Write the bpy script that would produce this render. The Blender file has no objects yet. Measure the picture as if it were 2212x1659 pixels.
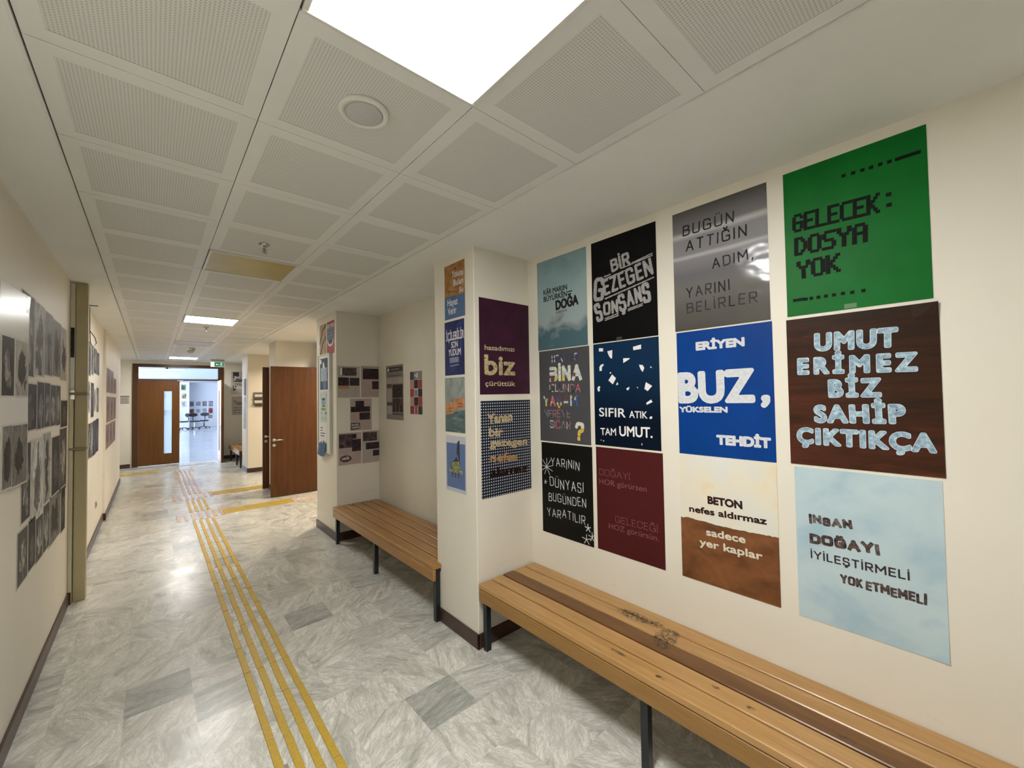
import bpy, math, random
import numpy as np
from mathutils import Matrix, Vector

SC = bpy.context.scene
COL = SC.collection
R = math.radians

# ------------------------------------------------------------------ camera
cam_data = bpy.data.cameras.new('camera')
cam_data.sensor_width = 36.0
cam_data.sensor_fit = 'HORIZONTAL'
cam_data.lens = 36.0 * 881.5 / 2212.0
cam_data.clip_start = 0.05
cam = bpy.data.objects.new('camera', cam_data)
COL.objects.link(cam)
_p, _y, _r = R(1.463), R(41.403), R(-0.931)
_fw = Vector((math.sin(_y) * math.cos(_p), math.cos(_y) * math.cos(_p), math.sin(_p)))
_rt = Vector((math.cos(_y), -math.sin(_y), 0))
_up = _rt.cross(_fw)
_r2 = math.cos(_r) * _rt + math.sin(_r) * _up
_u2 = -math.sin(_r) * _rt + math.cos(_r) * _up
_m = Matrix((_r2, _u2, -_fw)).transposed().to_4x4()
_m.translation = Vector((0, 0, 1.8))
cam.matrix_world = _m
SC.camera = cam

# ------------------------------------------------------------------ world, view, exposure
SC.view_settings.view_transform = 'Standard'
SC.view_settings.look = 'None'
SC.view_settings.exposure = 1.05
SC.view_settings.gamma = 1.0
SC.view_settings.use_curve_mapping = False
world = bpy.data.worlds.new('world')
SC.world = world
world.use_nodes = True
world.node_tree.nodes['Background'].inputs[0].default_value = (0.75, 0.85, 1.0, 1)
world.node_tree.nodes['Background'].inputs[1].default_value = 0.3

PANEL_POWER = 22.0       # radiance of a lit ceiling panel (the lamps themselves are built in ceiling_light)

# ------------------------------------------------------------------ materials
MATS = {}


def new_mat(name):
    m = bpy.data.materials.new(name)
    m.use_nodes = True
    nt = m.node_tree
    return m, nt, nt.nodes['Principled BSDF']


def lin(c):
    return tuple(((v / 12.92) if v <= 0.04045 else ((v + 0.055) / 1.055) ** 2.4) for v in c)


def hexc(s):
    return lin(tuple(int(s[i:i + 2], 16) / 255 for i in (0, 2, 4)))


def plain(name, col, rough=0.5, metal=0.0, spec=0.5, noise=0.0, nscale=30.0, bump=0.0, coat=0.0):
    if name in MATS:
        return MATS[name]
    m, nt, b = new_mat(name)
    b.inputs['Base Color'].default_value = (*col, 1)
    b.inputs['Roughness'].default_value = rough
    b.inputs['Metallic'].default_value = metal
    b.inputs['Specular IOR Level'].default_value = spec
    b.inputs['Coat Weight'].default_value = coat
    b.inputs['Coat Roughness'].default_value = 0.12
    if noise or bump:
        tc = nt.nodes.new('ShaderNodeTexCoord')
        n = nt.nodes.new('ShaderNodeTexNoise')
        n.inputs['Scale'].default_value = nscale
        n.inputs['Detail'].default_value = 4
        nt.links.new(tc.outputs['Object'], n.inputs['Vector'])
        if noise:
            rp = nt.nodes.new('ShaderNodeValToRGB')
            rp.color_ramp.elements[0].position = 0.3
            rp.color_ramp.elements[1].position = 0.7
            rp.color_ramp.elements[0].color = (*[v * (1 - noise) for v in col], 1)
            rp.color_ramp.elements[1].color = (*[min(1, v * (1 + noise)) for v in col], 1)
            nt.links.new(n.outputs['Fac'], rp.inputs['Fac'])
            nt.links.new(rp.outputs['Color'], b.inputs['Base Color'])
        if bump:
            bp = nt.nodes.new('ShaderNodeBump')
            bp.inputs['Strength'].default_value = bump
            bp.inputs['Distance'].default_value = 0.01
            nt.links.new(n.outputs['Fac'], bp.inputs['Height'])
            nt.links.new(bp.outputs['Normal'], b.inputs['Normal'])
    MATS[name] = m
    return m


def emit(name, col, s):
    if name in MATS:
        return MATS[name]
    m, nt, b = new_mat(name)
    b.inputs['Base Color'].default_value = (*(tuple(v * .8 for v in col)), 1)
    b.inputs['Emission Color'].default_value = (*col, 1)
    b.inputs['Emission Strength'].default_value = s
    MATS[name] = m
    return m


def ramp(nt, src, stops):
    rp = nt.nodes.new('ShaderNodeValToRGB')
    cr = rp.color_ramp
    while len(cr.elements) < len(stops):
        cr.elements.new(0.5)
    for e, (p, c) in zip(cr.elements, stops):
        e.position = p
        e.color = (*c, 1)
    nt.links.new(src, rp.inputs['Fac'])
    return rp.outputs['Color']


def math_node(nt, op, a, b=None, c=None):
    n = nt.nodes.new('ShaderNodeMath')
    n.operation = op
    for i, v in enumerate((a, b, c)):
        if v is None:
            continue
        if isinstance(v, (int, float)):
            n.inputs[i].default_value = v
        else:
            nt.links.new(v, n.inputs[i])
    return n.outputs[0]


def mixc(nt, fac, a, b, mode='MIX'):
    n = nt.nodes.new('ShaderNodeMix')
    n.data_type = 'RGBA'
    n.blend_type = mode
    for sock, v in ((n.inputs[0], fac), (n.inputs[6], a), (n.inputs[7], b)):
        if isinstance(v, (int, float)):
            sock.default_value = v
        elif isinstance(v, tuple):
            sock.default_value = (*v, 1)
        else:
            nt.links.new(v, sock)
    return n.outputs[2]


def noise_node(nt, vec, scale, detail=4, rough=0.5, dist=0.0):
    n = nt.nodes.new('ShaderNodeTexNoise')
    n.inputs['Scale'].default_value = scale
    n.inputs['Detail'].default_value = detail
    n.inputs['Roughness'].default_value = rough
    n.inputs['Distortion'].default_value = dist
    nt.links.new(vec, n.inputs['Vector'])
    return n.outputs['Fac']


def mapping(nt, vec, scale=(1, 1, 1), loc=(0, 0, 0), rot=(0, 0, 0)):
    n = nt.nodes.new('ShaderNodeMapping')
    n.inputs['Scale'].default_value = scale
    n.inputs['Location'].default_value = loc
    n.inputs['Rotation'].default_value = rot
    nt.links.new(vec, n.inputs['Vector'])
    return n.outputs[0]


def obj_coord(nt):
    return nt.nodes.new('ShaderNodeTexCoord').outputs['Object']


def sep(nt, vec):
    n = nt.nodes.new('ShaderNodeSeparateXYZ')
    nt.links.new(vec, n.inputs[0])
    return n.outputs


def wall_material():
    m, nt, b = new_mat('cream_wall_paint')
    v = obj_coord(nt)
    n1 = noise_node(nt, v, 1.3, 3)
    col = ramp(nt, n1, [(0.3, (0.765, 0.725, 0.625)), (0.7, (0.805, 0.765, 0.665))])
    # scuffs low on the wall, over the benches
    z = sep(nt, v)[2]
    n2 = noise_node(nt, mapping(nt, v, (1, 7, 9)), 1.6, 5, 0.65)
    band = math_node(nt, 'MULTIPLY', ramp(nt, n2, [(0.60, (0, 0, 0)), (0.72, (1, 1, 1))]),
                     ramp(nt, z, [(0.45, (1, 1, 1)), (0.8, (0, 0, 0))]))
    col = mixc(nt, math_node(nt, 'MULTIPLY', band, 0.14), col, (0.36, 0.34, 0.30))
    nt.links.new(col, b.inputs['Base Color'])
    b.inputs['Roughness'].default_value = 0.48
    b.inputs['Specular IOR Level'].default_value = 0.4
    n3 = noise_node(nt, v, 140, 3)
    bp = nt.nodes.new('ShaderNodeBump')
    bp.inputs['Strength'].default_value = 0.06
    bp.inputs['Distance'].default_value = 0.004
    nt.links.new(n3, bp.inputs['Height'])
    nt.links.new(bp.outputs['Normal'], b.inputs['Normal'])
    return m


def perforated_material():
    m, nt, b = new_mat('perforated_metal_tile')
    v = obj_coord(nt)
    s = sep(nt, v)
    k = 2 * math.pi / 0.0102
    sx = math_node(nt, 'SINE', math_node(nt, 'MULTIPLY', s[0], k))
    sy = math_node(nt, 'SINE', math_node(nt, 'MULTIPLY', s[1], k))
    d = math_node(nt, 'ADD', sx, sy)
    hole = ramp(nt, d, [(0.45, (0, 0, 0)), (0.75, (1, 1, 1))])
    col = mixc(nt, hole, (0.71, 0.72, 0.70), (0.50, 0.505, 0.49))
    nt.links.new(col, b.inputs['Base Color'])
    b.inputs['Roughness'].default_value = 0.5
    return m


def marble_material():
    m, nt, b = new_mat('grey_marble_floor')
    v = obj_coord(nt)
    # grid of square slabs
    ts = 0.312
    g = mapping(nt, v, (1 / ts, 1 / ts, 1), ((-1.445 / ts) % 1, (-1.985 / ts) % 1, 0))
    vm = nt.nodes.new('ShaderNodeVectorMath')
    vm.operation = 'FLOOR'
    nt.links.new(g, vm.inputs[0])
    wn = nt.nodes.new('ShaderNodeTexWhiteNoise')
    wn.noise_dimensions = '3D'
    nt.links.new(vm.outputs[0], wn.inputs['Vector'])
    rnd = wn.outputs['Value']
    rcol = wn.outputs['Color']
    # every slab has its own veins: shift the coordinates by a random vector and turn some of them
    sc = nt.nodes.new('ShaderNodeVectorMath')
    sc.operation = 'SCALE'
    sc.inputs['Scale'].default_value = 7.0
    nt.links.new(rcol, sc.inputs[0])
    ad = nt.nodes.new('ShaderNodeVectorMath')
    ad.operation = 'ADD'
    nt.links.new(v, ad.inputs[0])
    nt.links.new(sc.outputs[0], ad.inputs[1])
    vr = nt.nodes.new('ShaderNodeVectorRotate')
    vr.rotation_type = 'Z_AXIS'
    nt.links.new(ad.outputs[0], vr.inputs['Vector'])
    nt.links.new(math_node(nt, 'MULTIPLY', rnd, 3.0), vr.inputs['Angle'])
    pv = vr.outputs[0]
    st = mapping(nt, pv, (1.6, 6.5, 1), (0, 0, 0), (0, 0, 0.5))
    n1 = noise_node(nt, st, 1.7, 6, 0.62, 1.2)
    n2 = noise_node(nt, mapping(nt, pv, (2.2, 9, 1), (3, 1, 0), (0, 0, 0.3)), 2.6, 7, 0.7, 2.0)
    n3 = noise_node(nt, pv, 6.0, 5, 0.6)
    base = ramp(nt, n1, [(0.28, (0.36, 0.368, 0.335)), (0.44, (0.61, 0.62, 0.58)), (0.56, (0.77, 0.775, 0.735)), (0.75, (0.85, 0.85, 0.82))])
    vein = ramp(nt, n2, [(0.43, (0, 0, 0)), (0.485, (1, 1, 1)), (0.50, (1, 1, 1)), (0.55, (0, 0, 0))])
    c = mixc(nt, math_node(nt, 'MULTIPLY', vein, 0.55), base, (0.40, 0.38, 0.325))
    c = mixc(nt, ramp(nt, n3, [(0.5, (0, 0, 0)), (0.85, (0.35, 0.35, 0.35))]), c, (0.45, 0.45, 0.42))
    # slab tone
    tone = ramp(nt, rnd, [(0.0, (0.86, 0.86, 0.84)), (0.3, (0.97, 0.96, 0.93)), (0.93, (1.04, 1.03, 1.0)), (0.955, (0.84, 0.85, 0.84)), (1.0, (0.55, 0.56, 0.55))])
    c = mixc(nt, 1.0, c, tone, 'MULTIPLY')
    # joints
    fr = nt.nodes.new('ShaderNodeVectorMath')
    fr.operation = 'FRACTION'
    nt.links.new(g, fr.inputs[0])
    f = sep(nt, fr.outputs[0])
    jw = 0.006
    jx = math_node(nt, 'MAXIMUM', math_node(nt, 'LESS_THAN', f[0], jw), math_node(nt, 'LESS_THAN', f[1], jw))
    c = mixc(nt, math_node(nt, 'MULTIPLY', jx, 0.35), c, (0.55, 0.53, 0.48))
    nt.links.new(c, b.inputs['Base Color'])
    rg = ramp(nt, noise_node(nt, v, 2.2, 4), [(0.3, (0.20, 0.20, 0.20)), (0.75, (0.33, 0.33, 0.33))])
    nt.links.new(rg, b.inputs['Roughness'])
    b.inputs['Specular IOR Level'].default_value = 0.55
    n5 = noise_node(nt, v, 5.0, 3)
    bp = nt.nodes.new('ShaderNodeBump')
    bp.inputs['Strength'].default_value = 0.05
    bp.inputs['Distance'].default_value = 0.01
    nt.links.new(n5, bp.inputs['Height'])
    nt.links.new(bp.outputs['Normal'], b.inputs['Normal'])
    return m


def wood_material(name, light, dark, axis='y', rough=0.34, scale=1.0, knots=False, coat=0.15):
    if name in MATS:
        return MATS[name]
    m, nt, b = new_mat(name)
    v = obj_coord(nt)
    sc = {'y': (14, 0.9, 14), 'z': (14, 14, 0.9), 'x': (0.9, 14, 14)}[axis]
    sc = tuple(s * scale for s in sc)
    n1 = noise_node(nt, mapping(nt, v, sc), 1.5, 6, 0.6, 0.8)
    n2 = noise_node(nt, mapping(nt, v, tuple(s * 5 for s in sc)), 2.0, 4, 0.6)
    c1 = ramp(nt, n1, [(0.28, dark), (0.5, tuple((a + d) / 2 for a, d in zip(light, dark))), (0.7, light)])
    c = mixc(nt, 0.35, c1, ramp(nt, n2, [(0.3, dark), (0.65, light)]))
    if knots:
        s = sep(nt, v)
        total = None
        for (kx, ky, rx, ry) in KNOTS:
            dx = math_node(nt, 'DIVIDE', math_node(nt, 'SUBTRACT', s[0], kx), rx)
            dy = math_node(nt, 'DIVIDE', math_node(nt, 'SUBTRACT', s[1], ky), ry)
            d = math_node(nt, 'ADD', math_node(nt, 'MULTIPLY', dx, dx), math_node(nt, 'MULTIPLY', dy, dy))
            f = math_node(nt, 'SUBTRACT', 1.0, d)
            total = f if total is None else math_node(nt, 'MAXIMUM', total, f)
        nn = noise_node(nt, mapping(nt, v, (60, 40, 1)), 1.2, 4, 0.7)
        mask = math_node(nt, 'MULTIPLY', ramp(nt, total, [(0.05, (0, 0, 0)), (0.5, (1, 1, 1))]), ramp(nt, nn, [(0.42, (0, 0, 0)), (0.56, (0.9, 0.9, 0.9))]))
        c = mixc(nt, mask, c, (0.035, 0.02, 0.012))
    nt.links.new(c, b.inputs['Base Color'])
    b.inputs['Roughness'].default_value = rough
    b.inputs['Coat Weight'].default_value = coat
    b.inputs['Coat Roughness'].default_value = 0.2
    b.inputs['Specular IOR Level'].default_value = 0.35
    bp = nt.nodes.new('ShaderNodeBump')
    bp.inputs['Strength'].default_value = 0.08
    bp.inputs['Distance'].default_value = 0.003
    nt.links.new(n2, bp.inputs['Height'])
    nt.links.new(bp.outputs['Normal'], b.inputs['Normal'])
    MATS[name] = m
    return m


def glass_material(name, tint, white=0.1):
    m, nt, b = new_mat(name)
    nt.nodes.remove(b)
    out = nt.nodes['Material Output']
    tr = nt.nodes.new('ShaderNodeBsdfTransparent')
    tr.inputs[0].default_value = (*tint, 1)
    gl = nt.nodes.new('ShaderNodeBsdfGlossy')
    gl.inputs['Roughness'].default_value = 0.02
    df = nt.nodes.new('ShaderNodeBsdfTranslucent')
    df.inputs[0].default_value = (*tint, 1)
    fz = nt.nodes.new('ShaderNodeFresnel')
    fz.inputs['IOR'].default_value = 1.45
    m1 = nt.nodes.new('ShaderNodeMixShader')
    m1.inputs[0].default_value = white
    nt.links.new(tr.outputs[0], m1.inputs[1])
    nt.links.new(df.outputs[0], m1.inputs[2])
    m2 = nt.nodes.new('ShaderNodeMixShader')
    nt.links.new(fz.outputs[0], m2.inputs[0])
    nt.links.new(m1.outputs[0], m2.inputs[1])
    nt.links.new(gl.outputs[0], m2.inputs[2])
    nt.links.new(m2.outputs[0], out.inputs['Surface'])
    return m


def art_material(name, stops, scale=(4, 4, 4), nscale=1.0, detail=5, dist=0.3, grad=None, rough=0.42, seed=0.0, bump=0.0):
    """printed artwork: noise through a colour ramp; grad = (height, amount) leans it from bottom to top"""
    m, nt, b = new_mat(name)
    v = obj_coord(nt)
    n = noise_node(nt, mapping(nt, v, scale, (seed, seed * 1.7, seed * 0.3)), nscale, detail, 0.55, dist)
    if grad:
        y = sep(nt, v)[1]
        n = math_node(nt, 'ADD', math_node(nt, 'MULTIPLY', n, 1 - grad[1]), math_node(nt, 'MULTIPLY', math_node(nt, 'DIVIDE', y, grad[0]), grad[1]))
    c = ramp(nt, n, stops)
    nt.links.new(c, b.inputs['Base Color'])
    b.inputs['Roughness'].default_value = rough
    MATS[name] = m
    return m


def figure_material(name, bg, fg, cx, cy, rx, ry, seed, rough=0.5):
    """monochrome print: an irregular figure with soft tonal detail on a toned ground (local metres)"""
    m, nt, b = new_mat(name)
    v = obj_coord(nt)
    s = sep(nt, v)
    n = noise_node(nt, mapping(nt, v, (11, 6, 1), (seed, seed * 2.1, 0)), 1.0, 5, 0.6, 0.6)
    n2 = noise_node(nt, mapping(nt, v, (34, 13, 1), (seed * 3, seed, 0)), 1.0, 5, 0.65, 0.8)
    n3 = noise_node(nt, mapping(nt, v, (16, 9, 1), (seed * 5, seed * 1.3, 0)), 1.0, 4, 0.6, 1.2)
    dx = math_node(nt, 'DIVIDE', math_node(nt, 'SUBTRACT', s[0], cx), rx)
    dy = math_node(nt, 'DIVIDE', math_node(nt, 'SUBTRACT', s[1], cy), ry)
    d = math_node(nt, 'ADD', math_node(nt, 'MULTIPLY', dx, dx), math_node(nt, 'MULTIPLY', dy, dy))
    f = math_node(nt, 'ADD', d, math_node(nt, 'MULTIPLY', math_node(nt, 'SUBTRACT', n, 0.5), 6.5))
    fac = ramp(nt, f, [(0.80, (1, 1, 1)), (1.05, (0, 0, 0))])
    c = mixc(nt, fac, ramp(nt, n3, [(0.32, tuple(x * 0.45 for x in bg)), (0.5, bg), (0.72, tuple(min(1, x * 1.6) for x in bg))]),
             ramp(nt, n2, [(0.38, tuple(x * 0.35 for x in fg)), (0.52, fg), (0.68, tuple(min(1, x * 2.4) for x in fg))]))
    nt.links.new(c, b.inputs['Base Color'])
    b.inputs['Roughness'].default_value = rough
    b.inputs['Specular IOR Level'].default_value = 0.3
    return m


# ------------------------------------------------------------------ mesh building
class MB:
    def __init__(self):
        self.v, self.f, self.mi, self.mats = [], [], [], []

    def mat(self, m):
        if m not in self.mats:
            self.mats.append(m)
        return self.mats.index(m)

    def face(self, pts, m):
        i = len(self.v)
        self.v += [tuple(p) for p in pts]
        self.f.append(tuple(range(i, i + len(pts))))
        self.mi.append(self.mat(m))

    def mesh(self, verts, faces, m):
        i = len(self.v)
        k = self.mat(m)
        self.v += [tuple(p) for p in verts]
        for f in faces:
            self.f.append(tuple(i + a for a in f))
            self.mi.append(k)

    def box(self, x0, y0, z0, x1, y1, z1, m, bev=0.0):
        if x0 > x1: x0, x1 = x1, x0
        if y0 > y1: y0, y1 = y1, y0
        if z0 > z1: z0, z1 = z1, z0
        if bev <= 0:
            vs = [(x0, y0, z0), (x1, y0, z0), (x1, y1, z0), (x0, y1, z0), (x0, y0, z1), (x1, y0, z1), (x1, y1, z1), (x0, y1, z1)]
            fs = [(0, 3, 2, 1), (4, 5, 6, 7), (0, 1, 5, 4), (1, 2, 6, 5), (2, 3, 7, 6), (3, 0, 4, 7)]
            self.mesh(vs, fs, m)
            return
        b = min(bev, (x1 - x0) / 2.01, (y1 - y0) / 2.01, (z1 - z0) / 2.01)
        vs = []
        for sx in (0, 1):
            for sy in (0, 1):
                for sz in (0, 1):
                    X, Y, Z = (x0, x1)[sx], (y0, y1)[sy], (z0, z1)[sz]
                    ix, iy, iz = X + (b, -b)[sx], Y + (b, -b)[sy], Z + (b, -b)[sz]
                    vs += [(X, iy, iz), (ix, Y, iz), (ix, iy, Z)]
        I = lambda sx, sy, sz, k: (sx * 4 + sy * 2 + sz) * 3 + k
        fs = []
        for k in range(3):
            for s in (0, 1):
                q = []
                for (a, c) in ((0, 0), (1, 0), (1, 1), (0, 1)):
                    idx = [0, 0, 0]
                    idx[k] = s
                    idx[(k + 1) % 3] = a
                    idx[(k + 2) % 3] = c
                    q.append(I(*idx, k))
                fs.append(tuple(q) if s else tuple(reversed(q)))
        for k in range(3):                      # edges along axis k
            a, c = (k + 1) % 3, (k + 2) % 3
            for s in (0, 1):
                for t in (0, 1):
                    lo, hi = [0, 0, 0], [0, 0, 0]
                    lo[k], hi[k] = 0, 1
                    lo[a] = hi[a] = s
                    lo[c] = hi[c] = t
                    q = (I(*lo, a), I(*hi, a), I(*hi, c), I(*lo, c))
                    fs.append(q if s == t else tuple(reversed(q)))
        for sx in (0, 1):
            for sy in (0, 1):
                for sz in (0, 1):
                    q = (I(sx, sy, sz, 0), I(sx, sy, sz, 1), I(sx, sy, sz, 2))
                    fs.append(q if (sx + sy + sz) % 2 else tuple(reversed(q)))
        self.mesh(vs, fs, m)

    def prism(self, pts, z0, z1, m):
        """polygon in x,y (counter-clockwise) pulled from z0 to z1"""
        n = len(pts)
        vs = [(p[0], p[1], z0) for p in pts] + [(p[0], p[1], z1) for p in pts]
        fs = [tuple(reversed(range(n))), tuple(range(n, 2 * n))]
        fs += [(i, (i + 1) % n, n + (i + 1) % n, n + i) for i in range(n)]
        self.mesh(vs, fs, m)

    def lathe(self, prof, m, n=24, c=(0, 0, 0), axis='z'):
        vs, fs = [], []
        for (r, h) in prof:
            for i in range(n):
                a = 2 * math.pi * i / n
                p = (r * math.cos(a), r * math.sin(a), h)
                if axis == 'y': p = (p[0], p[2], p[1])
                if axis == 'x': p = (p[2], p[0], p[1])
                vs.append((c[0] + p[0], c[1] + p[1], c[2] + p[2]))
        for k in range(len(prof) - 1):
            for i in range(n):
                j = (i + 1) % n
                fs.append((k * n + i, k * n + j, (k + 1) * n + j, (k + 1) * n + i))
        fs.append(tuple(range(n))[::-1])
        fs.append(tuple((len(prof) - 1) * n + i for i in range(n)))
        self.mesh(vs, fs, m)

    def tube(self, path, r, m, n=8):
        P = [Vector(p) for p in path]
        vs, fs = [], []
        ref = Vector((0.31, 0.17, 0.93))
        for i, p in enumerate(P):
            t = (P[min(i + 1, len(P) - 1)] - P[max(i - 1, 0)]).normalized()
            a = t.cross(ref).normalized()
            c = t.cross(a)
            for k in range(n):
                w = 2 * math.pi * k / n
                vs.append(tuple(p + r * (math.cos(w) * a + math.sin(w) * c)))
        for i in range(len(P) - 1):
            for k in range(n):
                j = (k + 1) % n
                fs.append((i * n + k, i * n + j, (i + 1) * n + j, (i + 1) * n + k))
        fs.append(tuple(range(n))[::-1])
        fs.append(tuple((len(P) - 1) * n + k for k in range(n)))
        self.mesh(vs, fs, m)

    def build(self, name, parent=None, smooth=False):
        me = bpy.data.meshes.new(name)
        me.from_pydata(self.v, [], self.f)
        for m in self.mats:
            me.materials.append(m)
        me.polygons.foreach_set('material_index', self.mi)
        if smooth:
            me.polygons.foreach_set('use_smooth', [True] * len(me.polygons))
        me.update()
        o = bpy.data.objects.new(name, me)
        COL.objects.link(o)
        if parent is not None:
            o.parent = parent
        return o


def tag(o, label, cat, group=None):
    o['label'] = label
    o['category'] = cat
    if group:
        o['group'] = group
    return o


def struct(o):
    o['kind'] = 'structure'
    return o


def empty(name, loc, rz=0.0):
    o = bpy.data.objects.new(name, None)
    o.empty_display_size = 0.1
    o.location = loc
    o.rotation_euler = (0, 0, rz)
    COL.objects.link(o)
    return o


def copy_tree(o, parent=None):
    kids = list(o.children)
    c = o.copy()
    COL.objects.link(c)
    if parent is not None:
        c.parent = parent
    for k in kids:
        copy_tree(k, c)
    return c


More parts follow.
